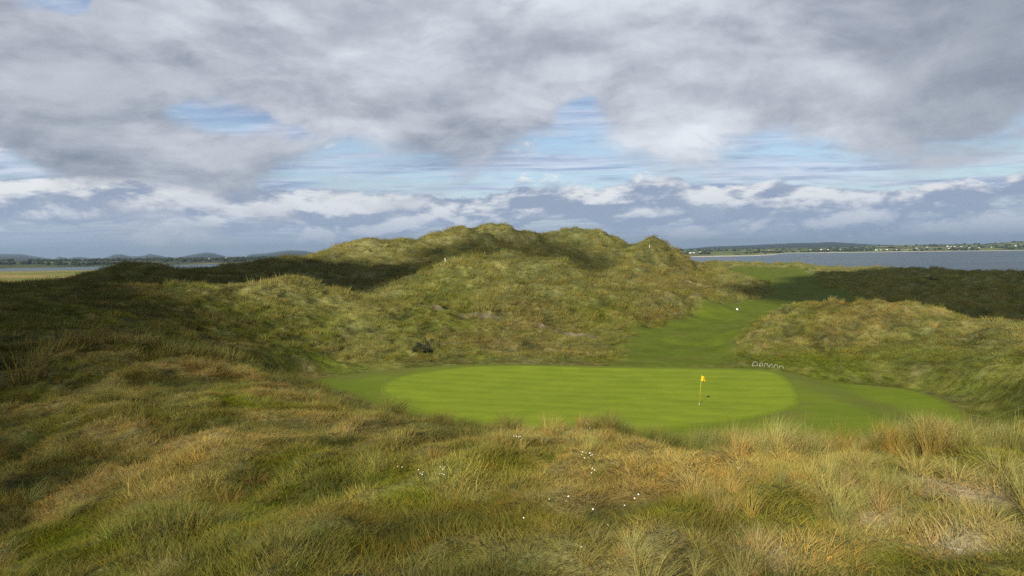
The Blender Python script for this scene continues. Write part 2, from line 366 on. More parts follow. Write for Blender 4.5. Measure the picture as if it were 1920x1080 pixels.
PAL = dict(moss=(0.090,0.112,0.010), olive=(0.084,0.080,0.018), straw=(0.215,0.166,0.062), rust=(0.122,0.083,0.033), marram=(0.114,0.122,0.038), pale=(0.25,0.23,0.098), fair=(0.088,0.118,0.012), sand=(0.36,0.29,0.20), dark=(0.045,0.055,0.02))
PAL = {k: np.array(v) for k, v in PAL.items()}
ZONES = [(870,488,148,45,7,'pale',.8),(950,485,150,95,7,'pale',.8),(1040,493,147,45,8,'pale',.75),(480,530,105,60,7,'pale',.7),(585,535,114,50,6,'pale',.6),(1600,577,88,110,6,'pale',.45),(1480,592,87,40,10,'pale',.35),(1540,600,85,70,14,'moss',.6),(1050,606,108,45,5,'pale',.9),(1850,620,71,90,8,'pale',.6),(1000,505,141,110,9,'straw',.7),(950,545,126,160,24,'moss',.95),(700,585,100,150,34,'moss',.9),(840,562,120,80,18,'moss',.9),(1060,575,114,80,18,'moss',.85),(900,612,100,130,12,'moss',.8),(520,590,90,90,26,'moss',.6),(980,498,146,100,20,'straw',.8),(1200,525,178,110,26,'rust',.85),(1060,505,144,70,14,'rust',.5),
  (700,512,178,160,32,'marram',1.0),(1010,465,235,150,28,'marram',1.0),(1140,488,222,100,24,'marram',.85),(560,545,108,120,24,'pale',.5),(620,615,90,120,24,'moss',.5),(890,445,240,130,16,'pale',.45),(680,455,226,60,12,'pale',.5),  # pale grass on the crests, with their lit edge put into the colour
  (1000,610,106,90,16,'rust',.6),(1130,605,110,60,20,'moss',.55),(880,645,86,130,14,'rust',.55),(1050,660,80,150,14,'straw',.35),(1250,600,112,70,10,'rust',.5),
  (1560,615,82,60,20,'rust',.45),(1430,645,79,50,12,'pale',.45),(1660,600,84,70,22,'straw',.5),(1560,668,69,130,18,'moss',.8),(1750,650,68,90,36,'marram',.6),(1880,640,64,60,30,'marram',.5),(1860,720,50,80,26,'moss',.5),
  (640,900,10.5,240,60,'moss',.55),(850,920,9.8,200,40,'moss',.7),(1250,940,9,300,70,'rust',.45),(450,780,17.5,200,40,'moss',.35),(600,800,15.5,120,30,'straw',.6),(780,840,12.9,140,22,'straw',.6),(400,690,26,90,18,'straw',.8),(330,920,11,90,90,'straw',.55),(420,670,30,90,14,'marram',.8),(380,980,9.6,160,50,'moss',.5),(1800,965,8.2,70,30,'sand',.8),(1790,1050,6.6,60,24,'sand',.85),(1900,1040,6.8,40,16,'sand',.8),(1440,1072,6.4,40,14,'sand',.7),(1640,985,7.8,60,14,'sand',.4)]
def bare(x, y):                                     # 1 where sand shows through the plants
    az, lr = np.arctan2(x, y), np.log(np.hypot(x, y)); m = np.zeros_like(x); w = fbm(x, y, 0.9, 3, 0.5, 128)
    for px, py, d, wpx, wpy, name, k in ZONES:
        if name != 'sand': continue
        p = P(px, py, d); e = ((az-math.atan2(p[0], p[1]))/(wpx/F))**2 + ((lr-math.log(math.hypot(p[0], p[1])))/max(0.035, wpy/(py-447)))**2
        m = np.maximum(m, k*np.exp(-e)*(0.75+w))
    return np.clip(m, 0, 1)
def zones(x, y, c):
    az, lr = np.arctan2(x, y), np.log(np.hypot(x, y))
    wx = fbm(x/np.exp(lr)*30, lr*30, 3.0, 3, 0.5, 120)*0.02; wy = fbm(x/np.exp(lr)*30, lr*30, 3.0, 3, 0.5, 124)*0.05
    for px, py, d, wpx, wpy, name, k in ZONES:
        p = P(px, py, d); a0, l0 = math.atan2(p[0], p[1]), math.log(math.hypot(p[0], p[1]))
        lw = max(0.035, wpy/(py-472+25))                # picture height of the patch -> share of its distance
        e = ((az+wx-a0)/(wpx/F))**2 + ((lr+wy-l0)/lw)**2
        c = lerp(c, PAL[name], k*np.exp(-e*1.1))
    return c
def lerp(a, b, t): return a*(1-t[:, None]) + b*t[:, None]
def colours(x, y, g):
    """patchy colour of the rough with relief tint, shared by the soil sheet and the plants on it"""
    r = g['r']; s = np.clip(r/40, 0.5, 2.2)
    n1 = fbm(x, y, 11, 4, 0.55, 60); n2 = fbm(x, y, 4.2, 4, 0.55, 66); n3 = fbm(x, y, 2.0, 3, 0.55, 71); n4 = fbm(x, y, 30, 3, 0.5, 77)
    c = lerp(PAL['olive'][None, :].repeat(len(x), 0), PAL['moss'], sstep(-0.15, 0.35, n1))
    c = lerp(c, PAL['straw'], (0.75 - 0.25*sstep(30, 60, r))*sstep(0.10, 0.55, n2))
    c = lerp(c, PAL['rust'], (0.6 - 0.35*sstep(30, 60, r))*sstep(0.08, 0.5, n4*0.5 + n3*0.6))
    c = lerp(c, PAL['marram'], 0.8*sstep(0.05, 0.5, -n2*0.8 + n4*0.3))
    c = lerp(c, PAL['pale'], 0.55*sstep(0.28, 0.6, n3))
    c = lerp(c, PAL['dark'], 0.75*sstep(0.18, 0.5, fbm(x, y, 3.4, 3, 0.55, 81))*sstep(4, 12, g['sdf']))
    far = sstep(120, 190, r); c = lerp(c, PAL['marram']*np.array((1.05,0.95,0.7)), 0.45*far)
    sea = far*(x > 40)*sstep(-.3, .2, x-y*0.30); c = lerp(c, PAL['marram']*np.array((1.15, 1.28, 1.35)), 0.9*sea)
    c = lerp(c, PAL['straw']*np.array((1.0, 0.93, 0.85)), 0.16*(1-sstep(22, 34, r))*sstep(-.5, .2, n1+n3)); red = (x > -3)*(1-sstep(14, 17, r)); c = lerp(c, PAL['rust']*1.15, 0.12*red*sstep(-.3, .3, n1))
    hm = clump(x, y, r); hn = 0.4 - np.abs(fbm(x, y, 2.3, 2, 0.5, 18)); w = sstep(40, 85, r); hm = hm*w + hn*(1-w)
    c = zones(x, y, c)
    c = lerp(c, PAL['pale']*0.85, (0.34 + 0.3*sea)*sstep(0.16, 0.40, hm)*sstep(5, 14, g['sdf']))  # pale mound tops, dark hollows: plant cover plus relief shading put into the colour
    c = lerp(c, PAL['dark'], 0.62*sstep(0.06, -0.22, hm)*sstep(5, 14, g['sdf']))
    c = c*(0.86 + 0.3*np.clip(n2[:, None]+0.4, 0, 1.2))
    fc = PAL['fair'][None, :]*(1 + 0.15*n2[:, None]); fc = lerp(fc, PAL['straw']*0.6, 0.25*sstep(0.15, 0.6, n1))
    c = lerp(c, fc, g['fair']*0.95)
    near = np.clip(1 - g['sdf']/14, 0, 1)*(g['sdf'] > -1); c = lerp(c, PAL['fair']*1.0, 0.45*near*sstep(-.3, .3, n1+.2))
    ff = lerp(np.array((0.28,0.21,0.08))[None, :].repeat(len(x), 0), np.array((0.12,0.15,0.03)), sstep(-.2, .25, fbm(x*0.12, y, 22, 3, 0.5, 88)))
    c = lerp(c, ff, g['flat'])
    c = lerp(c, PAL['sand']*0.42, g['trail'])
    return np.clip(c, 0.005, 1)
# ------------------------------------------------------------------ materials
def new_mat(name):
    m = bpy.data.materials.new(name); m.use_nodes = True; m.node_tree.nodes.clear()
    g = Nodes(m.node_tree); out = g.new('ShaderNodeOutputMaterial')
    return m, g, out
def principled(g, out, col, rough=0.8, spec=0.2, normal=None, **kw):
    b = g.new('ShaderNodeBsdfPrincipled'); g.put(b.inputs['Base Color'], col if not isinstance(col, tuple) else (*col[:3], 1))
    g.put(b.inputs['Roughness'], rough); g.put(b.inputs['Specular IOR Level'], spec)
    if normal is not None: g.put(b.inputs['Normal'], normal)
    for k, v in kw.items(): g.put(b.inputs[k], v)
    g.l.new(b.outputs[0], out.inputs[0]); return b
def bump(g, h, strength=0.5, dist=0.1):
    b = g.new('ShaderNodeBump'); b.inputs['Strength'].default_value = strength; b.inputs['Distance'].default_value = dist
    g.put(b.inputs['Height'], h); return X(g, b.outputs[0])
def pos(g):
    return X(g, g.new('ShaderNodeNewGeometry').outputs['Position'])
def attr(g, name, kind='GEOMETRY'):
    a = g.new('ShaderNodeAttribute', attribute_type=kind, attribute_name=name); return X(g, a.outputs['Color'])
def scale_col(g, c, f):
    n = g.new('ShaderNodeVectorMath', operation='SCALE'); g.put(n.inputs[0], c); g.put(n.inputs['Scale'], f); return X(g, n.outputs[0])
def plain(name, col, rough=0.6, spec=0.3, var=0.15, sc=20.0):
    m, g, o = new_mat(name); n = g.noise(pos(g), sc, 4)
    principled(g, o, scale_col(g, g.mix(0.0, col, col), n*(2*var) + (1-var)), rough, spec); return m

def mat_ground():
    m, g, o = new_mat('rough_turf'); p = pos(g)
    n1 = g.noise(p, 9.0, 5, 0.65); n2 = g.noise(p, 1.3, 6, 0.6); n3 = g.noise(p, 0.22, 5, 0.6)
    f = g.smooth(n1, 0.25, 0.75, 0.55, 1.4)*g.smooth(n2, 0.3, 0.7, 0.65, 1.3)*g.smooth(n3, 0.3, 0.7, 0.8, 1.2)
    mw = attr(g, 'mown'); c = scale_col(g, attr(g, 'col'), f*(1.0 - mw*0.75) + mw*0.75)
    h = (n1*0.35 + n2)*(1.0 - attr(g, 'mown'))
    principled(g, o, c, 0.95, 0.05, bump(g, h, 0.9, 0.25)); return m
def mat_mown(name, a, b, stripes, pale, olive, rim, rimcol):
    m, g, o = new_mat(name); p = pos(g); sp = g.new('ShaderNodeSeparateXYZ'); g.put(sp.inputs[0], p)
    x, y = X(g, sp.outputs[0]), X(g, sp.outputs[1])
    n = g.noise(p, 0.35, 6, 0.6); nf = g.noise(p, 14.0, 3, 0.7); nm = g.noise(g.xyz(x*0.35, y*1.6, 0.0), 0.9, 5, 0.6)
    w = g.m('SINE', (x*0.28 + y*1.0 + n*0.5)*stripes)
    f = g.m('ADD', g.smooth(n, 0.3, 0.7)*0.45 + g.smooth(nm, 0.3, 0.7)*0.40, g.smooth(w, -0.5, 0.5)*pale, clamp=True)
    c = scale_col(g, g.mix(f, a, b), g.smooth(nf, 0.2, 0.8, 0.82, 1.18))
    ed = g.smooth(attr(g, 'edge') + (g.noise(p, 1.6, 5, 0.65) - 0.5)*0.05, rim, 1.0)
    c = g.mix(g.smooth(g.noise(p, 0.8, 6, 0.65), 0.45, 0.7)*0.25, c, (0.13,0.145,0.02))
    c = g.mix(ed*0.9, c, rimcol)
    if olive: c = g.mix(g.smooth(g.noise(p, 0.12, 5, 0.6), 0.42, 0.62)*olive, c, (0.105,0.092,0.024))
    principled(g, o, c, 0.85, 0.12, bump(g, nf, 0.35, 0.03)); return m
def mat_water():
    m, g, o = new_mat('sea_water'); p = pos(g); sp = g.new('ShaderNodeSeparateXYZ'); g.put(sp.inputs[0], p)
    x, y = X(g, sp.outputs[0]), X(g, sp.outputs[1])
    n = g.noise(g.xyz(x*0.12, y*0.3, 0.0), 1.0, 6, 0.65); n2 = g.noise(g.xyz(x*0.0016, y*0.006, 0.0), 1.0, 5, 0.6)
    c = g.mix(g.smooth(n2, 0.35, 0.65), (0.035,0.060,0.085), (0.06,0.088,0.105))
    principled(g, o, c, g.smooth(n2, 0.3, 0.7, 0.28, 0.42), 0.5, bump(g, n, 0.6, 1.2), IOR=1.33); return m
M_ground = mat_ground()
M_green = mat_mown('putting_turf', (0.118,0.170,0.006), (0.182,0.232,0.014), 2.6, 0.26, 0.0, 0.955, (0.104,0.148,0.008))
M_fringe = mat_mown('apron_turf', (0.086,0.128,0.006), (0.132,0.174,0.010), 1.0, 0.12, 0.45, 0.955, (0.090,0.098,0.014))
M_water = mat_water()

# ------------------------------------------------------------------ dunes: one sheet all round, finest where the camera looks
FR = np.linspace(-52, 52, 760); LR0, LR1, NR = math.log(1.2), math.log(1900), 700
GRID = {}
def build_dunes():
    bk = np.linspace(52, 308, 92)[1:-1]
    az = np.radians(np.concatenate([FR, bk])); rr = np.exp(np.linspace(LR0, LR1, NR))
    A, Rr = np.meshgrid(az, rr); x = (np.sin(A)*Rr).ravel(); y = (np.cos(A)*Rr).ravel()
    g = ground(x, y); z = g['z'] - 0.035*(g['sdf'] < -0.3)
    nc, nr = len(az), len(rr)
    for k in ('z', 'sdf', 'fair', 'trail', 'flat'): GRID[k] = g[k].reshape(nr, nc)[:, :len(FR)]
    zg = GRID['z']; da = np.radians(FR[1]-FR[0]); dl = (LR1-LR0)/(NR-1)
    gr = np.gradient(zg, dl, axis=0)/rr[:, None]; ga = np.gradient(zg, da, axis=1)/rr[:, None]; Af = A[:, :len(FR)]
    GRID['gx'] = gr*np.sin(Af) + ga*np.cos(Af); GRID['gy'] = gr*np.cos(Af) - ga*np.sin(Af)
    co = np.stack([x, y, z], 1); co = np.vstack([co, [[0, 0, co[:nc, 2].mean()]]])
    q = grid_quads(nr, nc, True)[:, ::-1]; ctr = nc*nr
    tris = np.stack([np.arange(nc), np.full(nc, ctr), (np.arange(nc)+1) % nc], 1)
    me = np_mesh('dunes', co, q, tris)
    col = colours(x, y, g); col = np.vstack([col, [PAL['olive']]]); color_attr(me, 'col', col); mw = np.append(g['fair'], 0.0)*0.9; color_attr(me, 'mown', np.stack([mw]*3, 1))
    tag(link('dunes', me, M_ground), kind='structure')
build_dunes()
def gfast(x, y):                                   # the same survey, read back from the built sheet
    r = np.hypot(x, y); u = (np.degrees(np.arctan2(x, y)) - FR[0])/(FR[1]-FR[0]); v = (np.log(r)-LR0)/(LR1-LR0)*(NR-1)
    u = np.clip(u, 0, len(FR)-1.001); v = np.clip(v, 0, NR-1.001); i = v.astype(int); j = u.astype(int); fv, fu = v-i, u-j
    out = {k: (a[i, j]*(1-fu) + a[i, j+1]*fu)*(1-fv) + (a[i+1, j]*(1-fu) + a[i+1, j+1]*fu)*fv for k, a in GRID.items()}
    out['r'] = r; return out
def sheet(name, outline, mat, dz, rings):
    o = np.array(outline); c = o.mean(0); n = len(o); f = 1 - 0.98*np.linspace(0, 1, rings)**1.5
    xy = (c + (o-c)[None, :, :]*f[:, None, None]).reshape(-1, 2)
    z = ground(xy[:, 0], xy[:, 1])['z'] + dz; z[:n] -= 0.03
    co = np.column_stack([xy, z]); q = grid_quads(rings, n, True)
    co = np.vstack([co, [[*c, z[-n:].mean()]]]); k = (rings-1)*n
    tris = np.stack([k + np.arange(n), k + (np.arange(n)+1) % n, np.full(n, rings*n)], 1)
    me = np_mesh(name, co, q, tris); ed = np.append(np.repeat(f, n), 0.0); color_attr(me, 'edge', np.stack([ed]*3, 1))
    return tag(link(name, me, mat), kind='structure')
sheet('green_surround', FRINGE, M_fringe, 0.02, 60)
sheet('putting_green', GREEN, M_green, 0.05, 50)
def build_sea():
    az = np.radians(np.linspace(0, 360, 97)[:-1]); rr = np.array([200, 400, 800, 1600, 4000, 12000, 30000.])
    A, Rr = np.meshgrid(az, rr); co = np.stack([np.sin(A)*Rr, np.cos(A)*Rr, np.zeros_like(A)], -1).reshape(-1, 3)
    tag(link('sea', np_mesh('sea', co, grid_quads(len(rr), len(az), True)[:, ::-1]), M_water), kind='structure')
build_sea()
# ------------------------------------------------------------------ far land across the water
def mat_fields(name, cols, wood, sc, sand=1.8):
    m, g, o = new_mat(name); p = pos(g)
    v = g.new('ShaderNodeTexVoronoi', feature='F1'); g.put(v.inputs['Vector'], p); v.inputs['Scale'].default_value = sc; v.inputs['Randomness'].default_value = 1
    e = g.new('ShaderNodeTexVoronoi', feature='DISTANCE_TO_EDGE'); g.put(e.inputs['Vector'], p); e.inputs['Scale'].default_value = sc
    sp = g.new('ShaderNodeSeparateColor'); g.l.new(v.outputs['Color'], sp.inputs[0]); k = X(g, sp.outputs[0]); k2 = X(g, sp.outputs[1])
    c = g.mix(g.smooth(k, 0.25, 0.35), cols[0], cols[1]); c = g.mix(g.smooth(k, 0.55, 0.62), c, cols[2]); c = g.mix(g.smooth(k, 0.82, 0.86), c, cols[3])
    n = g.noise(p, 0.0032, 6, 0.6); nf = g.noise(p, 0.03, 5, 0.6)
    c = g.mix(g.m('MAXIMUM', g.smooth(X(g, e.outputs[0]), 0.07, 0.03)*0.85, g.smooth(n, 0.5, 0.56)*wood), c, (0.028,0.038,0.022))
    sz = g.new('ShaderNodeSeparateXYZ'); g.put(sz.inputs[0], p)
    c = g.mix(g.smooth(X(g, sz.outputs[2]) + (nf-0.5)*1.2, sand, sand-0.8), c, (0.55,0.50,0.42))
    principled(g, o, scale_col(g, c, g.smooth(nf, 0.2, 0.8, 0.75, 1.25)), 0.95, 0.05); return m
M_fields = mat_fields('farm_fields', [(0.12,0.16,0.045),(0.16,0.18,0.06),(0.09,0.12,0.04),(0.26,0.23,0.12)], 0.6, 0.006)
M_woodland = mat_fields('wooded_farmland', [(0.06,0.08,0.03),(0.045,0.055,0.025),(0.075,0.09,0.03),(0.15,0.14,0.06)], 0.8, 0.008, -1.0)
M_moor = mat_fields('moor_hill', [(0.028,0.038,0.04),(0.034,0.042,0.04),(0.025,0.035,0.036),(0.04,0.045,0.04)], 0.4, 0.002)
def skyline_land(name, sky, front, crest, back, mat, rough, n_az=500, n_r=60, seed=5, beach=0.0):
    """land whose crest follows a surveyed skyline; front / crest / back are forward distances"""
    px = np.linspace(sky[0][0], sky[-1][0], n_az)
    sx, sy = zip(*sky); py = np.interp(px, sx, sy)
    fr = np.interp(px, *zip(*front)) if isinstance(front, list) else np.full(n_az, float(front))
    zc = np.array([P(a, b, crest)[2] for a, b in zip(px, py)]); tx = np.array([(lambda v: v[0]/v[1])(ray(a, b)) for a, b in zip(px, py)])
    rows = []
    for k in range(n_r):
        t = k/(n_r-1)
        if t < 0.72:
            s = t/0.72; d = fr + (crest-fr)*s**1.25; prof = s**0.95
        else:
            s = (t-0.72)/0.28; d = np.full(n_az, crest + (back-crest)*s); prof = np.full(n_az, 1 - 0.75*s*s)
        x = tx*d; nz = fbm(x, d, rough, 4, 0.5, seed)
        amp = np.clip(prof, 0, 1)*(1 - np.abs(2*np.minimum(t/0.72, 1) - 1)**4)
        z = -2.0 + (zc + 2.0)*prof + nz*amp*np.maximum(zc, 8)*0.14 + beach*sstep(0, 0.05, np.full(n_az, t))
        rows.append(np.stack([x, d, z], 1))
    co = np.concatenate(rows); me = np_mesh(name, co, grid_quads(n_r, n_az)[:, ::1])
    o = tag(link(name, me, mat), kind='structure'); o['_'] = 0; del o['_']
    return co.reshape(n_r, n_az, 3)
right_land = skyline_land('far_shore', [(1230,468),(1330,467.5),(1450,466),(1600,463.5),(1650,459.5),(1700,460),(1740,458.5),(1800,458),(1850,458),(1900,453.5),(1960,451),(2150,449)],
    [(1230,2150),(1410,2240),(1450,2500),(1475,3250),(1600,3100),(1700,3130),(1920,2900),(2150,2800)], 4700, 7000, M_fields, 420, 560, 90, 5, 1.0)
left_land = skyline_land('estuary_shore', [(-300,492),(0,489.5),(100,488.5),(200,488),(300,487),(400,486),(480,484.5),(560,483.5),(700,481),(900,478),(1240,470)],
    [(-300,1750),(0,1700),(200,1800),(330,1950),(560,2000),(1240,2100)], 2900, 4500, M_woodland, 300, 420, 70, 15, 0.6)
skyline_land('hills', [(1200,471),(1285,466.5),(1330,462.5),(1400,460),(1450,457.5),(1490,455.5),(1530,455),(1560,453.5),(1590,455.5),(1640,458.5),(1720,461),(1850,461),(1990,458),(2150,455)], 5200, 9500, 12500, M_moor, 1500, 300, 50, 25)
skyline_land('mountains', [(-300,478),(-100,478),(0,476),(40,476.5),(70,481),(100,485.5),(112,481),(128,484),(140,482),(152,481.5),(175,485),(195,484),(215,477),(228,476.5),(245,480.5),(265,480),(282,476),(300,479),(325,484),(350,479),(385,473),(400,474),(425,481),(455,483),(470,476.5),(500,474.5),(540,469),(570,470),(600,475),(640,479),(760,478)], 4600, 22000, 27500, M_moor, 3500, 500, 40, 35)

# tree crowns of the woods beyond the water, too far to tell apart
def icosphere(sub):
    import bmesh
    bm = bmesh.new(); bmesh.ops.create_icosphere(bm, subdivisions=sub, radius=1.0)
    v = np.array([p.co[:] for p in bm.verts]); f = np.array([[q.index for q in p.verts] for p in bm.faces]); bm.free(); return v, f
M_wood = plain('woodland_leaves', (0.022,0.032,0.014), 0.9, 0.05, 0.4, 0.08)
def build_woods(name, land, n, seed, hmin, hmax, bias):
    rg = np.random.default_rng(seed); v0, f0 = icosphere(2); V = []; Fc = []; nr, na, _ = land.shape; k = 0
    i = (rg.random(n*4)**bias*(nr*0.73-4)+3).astype(int); j = rg.integers(0, na, n*4); p = land[i, j]
    dens = fbm(p[:, 0]*0.3, p[:, 1], 260, 3, 0.5, seed); keep = np.where((dens > 0.02) & (p[:, 2] > 2.5))[0][:n]
    for q in p[keep]:
        h = rg.uniform(hmin, hmax); w = h*rg.uniform(0.55, 1.1)
        vv = v0*(1 + 0.22*rg.standard_normal(len(v0)))[:, None]*np.array((w, w, h*0.55)) + q + np.array((rg.uniform(-6, 6), rg.uniform(-6, 6), h*0.42))
        V.append(vv); Fc.append(f0 + k); k += len(v0)
    me = np_mesh(name, np.concatenate(V), np.zeros((0, 4), int), np.concatenate(Fc))
    tag(link(name, me, M_wood, smooth=False), 'dark woodland massed beyond the water', None, None, 'stuff')
build_woods('far_wood', left_land, 1500, 3, 5, 10, 0.55)
build_woods('far_hedgerow', right_land, 380, 4, 5, 9, 1.0)

def on_land(land, px, py):
    """where a pixel's ray first meets the far land"""
    nr, na, _ = land.shape; v = ray(px, py); s = v[0]/v[1]
    j = int(np.argmin(np.abs(land[nr//2, :, 0]/land[nr//2, :, 1] - s))); col = land[:, j]
    for k in range(2, int(nr*0.72)):
        if CAM_Z + v[2]/v[1]*col[k, 1] <= col[k, 2]: return col[k]
    return col[int(nr*0.66)]
M_lime = plain('limewash', (0.78,0.77,0.73), 0.8, 0.1, 0.05, 0.5); M_slate = plain('slate', (0.07,0.07,0.08), 0.7, 0.2, 0.2, 0.5)
def house_meshes():
    L, W, E, Rg = 7.0, 3.6, 4.6, 7.4
    v = [(-L,-W,-2),(L,-W,-2),(L,W,-2),(-L,W,-2),(-L,-W,E),(L,-W,E),(L,W,E),(-L,W,E),(-L,0,Rg),(L,0,Rg)]
    wall = bpy.data.meshes.new('wall'); wall.from_pydata(v, [], [(0,1,5,4),(1,2,6,9,5),(2,3,7,6),(3,0,4,8,7)]); wall.materials.append(M_lime)
    o, t = 0.35, 0.18; r = []; 
    for s in (-1, 1):
        r += [(-L-o, s*(W+o), E-o*0.75), (L+o, s*(W+o), E-o*0.75), (L+o, 0, Rg+t), (-L-o, 0, Rg+t), (-L-o, s*(W+o), E-o*0.75+t), (L+o, s*(W+o), E-o*0.75+t), (L+o, 0, Rg+2*t), (-L-o, 0, Rg+2*t)]
    f = []
    for b in (0, 8): f += [(b,b+1,b+2,b+3),(b+4,b+5,b+6,b+7),(b,b+1,b+5,b+4),(b+1,b+2,b+6,b+5),(b+3,b,b+4,b+7)]
    roof = bpy.data.meshes.new('roof'); roof.from_pydata(r, [], f); roof.materials.append(M_slate)
    c = [(x, y, z) for z in (Rg-0.6, Rg+1.5) for x, y in ((L-1.3,-.5),(L-.3,-.5),(L-.3,.5),(L-1.3,.5))]
    chim = bpy.data.meshes.new('chimney'); chim.from_pydata(c, [], [(0,1,5,4),(1,2,6,5),(2,3,7,6),(3,0,4,7),(4,5,6,7)]); chim.materials.append(M_lime)
    return wall, roof, chim
HM = house_meshes()
def house(land, px, py, scale, label, group, k):
    p = on_land(land, px, py); e = empty('house', p, random.Random(k).uniform(-0.5, 0.5)); e.scale = (scale,)*3
    tag(e, label, 'house', group)
    w = bpy.data.objects.new('wall', HM[0]); C.objects.link(w); w.parent = e
    r = bpy.data.objects.new('roof', HM[1]); C.objects.link(r); r.parent = e
    c = bpy.data.objects.new('chimney', HM[2]); C.objects.link(c); c.parent = r
for k, (a, b, s) in enumerate([(1602,469,1.0),(1622,470,.8),(1643,469.5,1.2),(1652,469,.7),(1663,468.5,1.0),(1680,468.5,.7),(1718,466,.9),(1776,462.5,1.1),(1783,462.7,.8),(1790,462.5,.9),(1802,462.7,.8),(1779,466.5,.9),(1817,465,.8),(1836,465,.8),(1889,461,.9),(1905,461.5,1.0),(1912,461.5,.9),(1540,468.8,1.0),(1553,468.5,.8),(1520,469,.7),(1575,468.8,.8),(1590,469,.8),(1738,464.5,.8),(1858,464,.8)]):
    house(right_land, a, b, s*0.7, 'small white cottage on the farmland across the bay', 'white cottages across the bay', k)
for k, (a, b, s) in enumerate([(1294,475,1.0),(1301,474.5,.8),(1312,473.5,.8),(1441,470,.9)]):
    house(right_land, a, b, s*0.75, 'small white cottage behind the pale beach beside the dune hill', 'white cottages behind the beach', 40+k)
for k, (a, b, s) in enumerate([(391,485.5,1.0),(397,485.5,.9),(404,485.8,.7),(412,485.5,.7),(52,490.5,.6)]):
    house(left_land, a, b, s*0.75, 'small white farmhouse among dark trees across the estuary', 'white farmhouses across the estuary', 60+k)

# scrub-covered dunes behind the beach
build_woods('beach_scrub', right_land[:34, 120:250], 420, 8, 3, 6, 1.3)

# ------------------------------------------------------------------ clouds out of view, outlines shaped to shade the dunes
def mat_cloud(name, thin):
    m, g, o = new_mat(name); d = g.new('ShaderNodeBsdfDiffuse'); d.inputs[0].default_value = (0.75,0.76,0.78,1)
    t = g.new('ShaderNodeBsdfTransparent'); mx = g.new('ShaderNodeMixShader'); mx.inputs[0].default_value = thin
    g.l.new(d.outputs[0], mx.inputs[1]); g.l.new(t.outputs[0], mx.inputs[2]); g.l.new(mx.outputs[0], o.inputs[0]); return m
M_cloud = mat_cloud('cloud_vapour', 0.04); M_thin = mat_cloud('thin_cloud_vapour', 0.55); CLOUD_Z = 620.0
def cloud(outline, seed, mat=None):
    o = np.array(spline(outline, 220)); c = o.mean(0); n = len(o); rings = 26; f = np.linspace(1, 0.03, rings)
    dirs = o - c; L = np.hypot(*dirs.T); wob = fbm(o[:, 0], o[:, 1], 45, 4, 0.6, seed)*7
    o = o + dirs/L[:, None]*wob[:, None]
    xy = (c + (o-c)[None]*f[:, None, None]).reshape(-1, 2); s = ((1-f)[:, None]*L[None, :]).ravel()
    nz = fbm(xy[:, 0], xy[:, 1], 40, 4, 0.55, seed+9)
    h = np.minimum(0.10*s, 7)*(1 + 0.5*nz); lo = -np.minimum(0.06*s, 4)*(1 + 0.6*nz) - 0.01
    k = (CLOUD_Z - 16)/-SUN_TRAVEL.z; off = np.array((-SUN_TRAVEL.x*k, -SUN_TRAVEL.y*k))
    top = np.column_stack([xy + off, CLOUD_Z + h]); bot = np.column_stack([xy + off, CLOUD_Z + lo])
    q = grid_quads(rings, n, True); m = len(top)
    cap = np.stack([(rings-1)*n + np.arange(n), (rings-1)*n + (np.arange(n)+1) % n, np.full(n, 2*m)], 1); cap2 = cap + m; cap2[:, 2] = 2*m+1
    rim = np.stack([np.arange(n), (np.arange(n)+1) % n, m + (np.arange(n)+1) % n, m + np.arange(n)], 1)
    co = np.vstack([top, bot, [top[-n:].mean(0)], [bot[-n:].mean(0)]])
    me = np_mesh('cloud', co, np.vstack([q, q[:, ::-1] + m, rim]), np.vstack([cap, cap2[:, ::-1]]))
    tag(link('cloud', me, mat or M_cloud), 'unseen grey cloud behind the viewer, shaped to shade the dunes', None, None, 'stuff')
cloud([(3,-2),(-0.5,12),(-5.5,24),(-14.5,44),(-34,85),(-52,116),(-40,136),(-22,140),(-10,160),(-14,195),(-36,210),(-64,216),(-88,255),(-125,350),(-240,470),(-420,420),(-440,150),(-300,-60),(-120,-70),(-30,-35)], 3)
cloud([(52,160),(60,130),(74,108),(72,86),(56,66),(44,50),(40,32),(60,0),(150,-30),(280,60),(345,250),(270,345),(175,335),(132,300),(92,235),(64,195)], 13, mat_cloud('broken_cloud_vapour', 0.30))
cloud([(-26,206),(-8,192),(16,188),(34,204),(36,238),(20,266),(-2,268),(-16,240)], 23, M_thin)

# ------------------------------------------------------------------ air
def build_haze():
    m, g, o = new_mat('haze'); v = g.new('ShaderNodeVolumePrincipled')
    v.inputs['Color'].default_value = HAZE_COL; v.inputs['Density'].default_value = HAZE_D; v.inputs['Anisotropy'].default_value = 0.35
    g.l.new(v.outputs[0], o.inputs['Volume'])
    a, b0, b1, z0, z1 = 30500, -30500, 30500, -16, 420
    vv = [(x, y, z) for z in (z0, z1) for x, y in ((-a,b0),(a,b0),(a,b1),(-a,b1))]
    ob = mesh_obj('haze', vv, [(3,2,1,0),(4,5,6,7),(0,1,5,4),(1,2,6,5),(2,3,7,6),(3,0,4,7)], m, smooth=False); tag(ob, kind='stuff')
HAZE_COL, HAZE_D = (0.57, 0.77, 1.0, 1), 0.00006
build_haze()
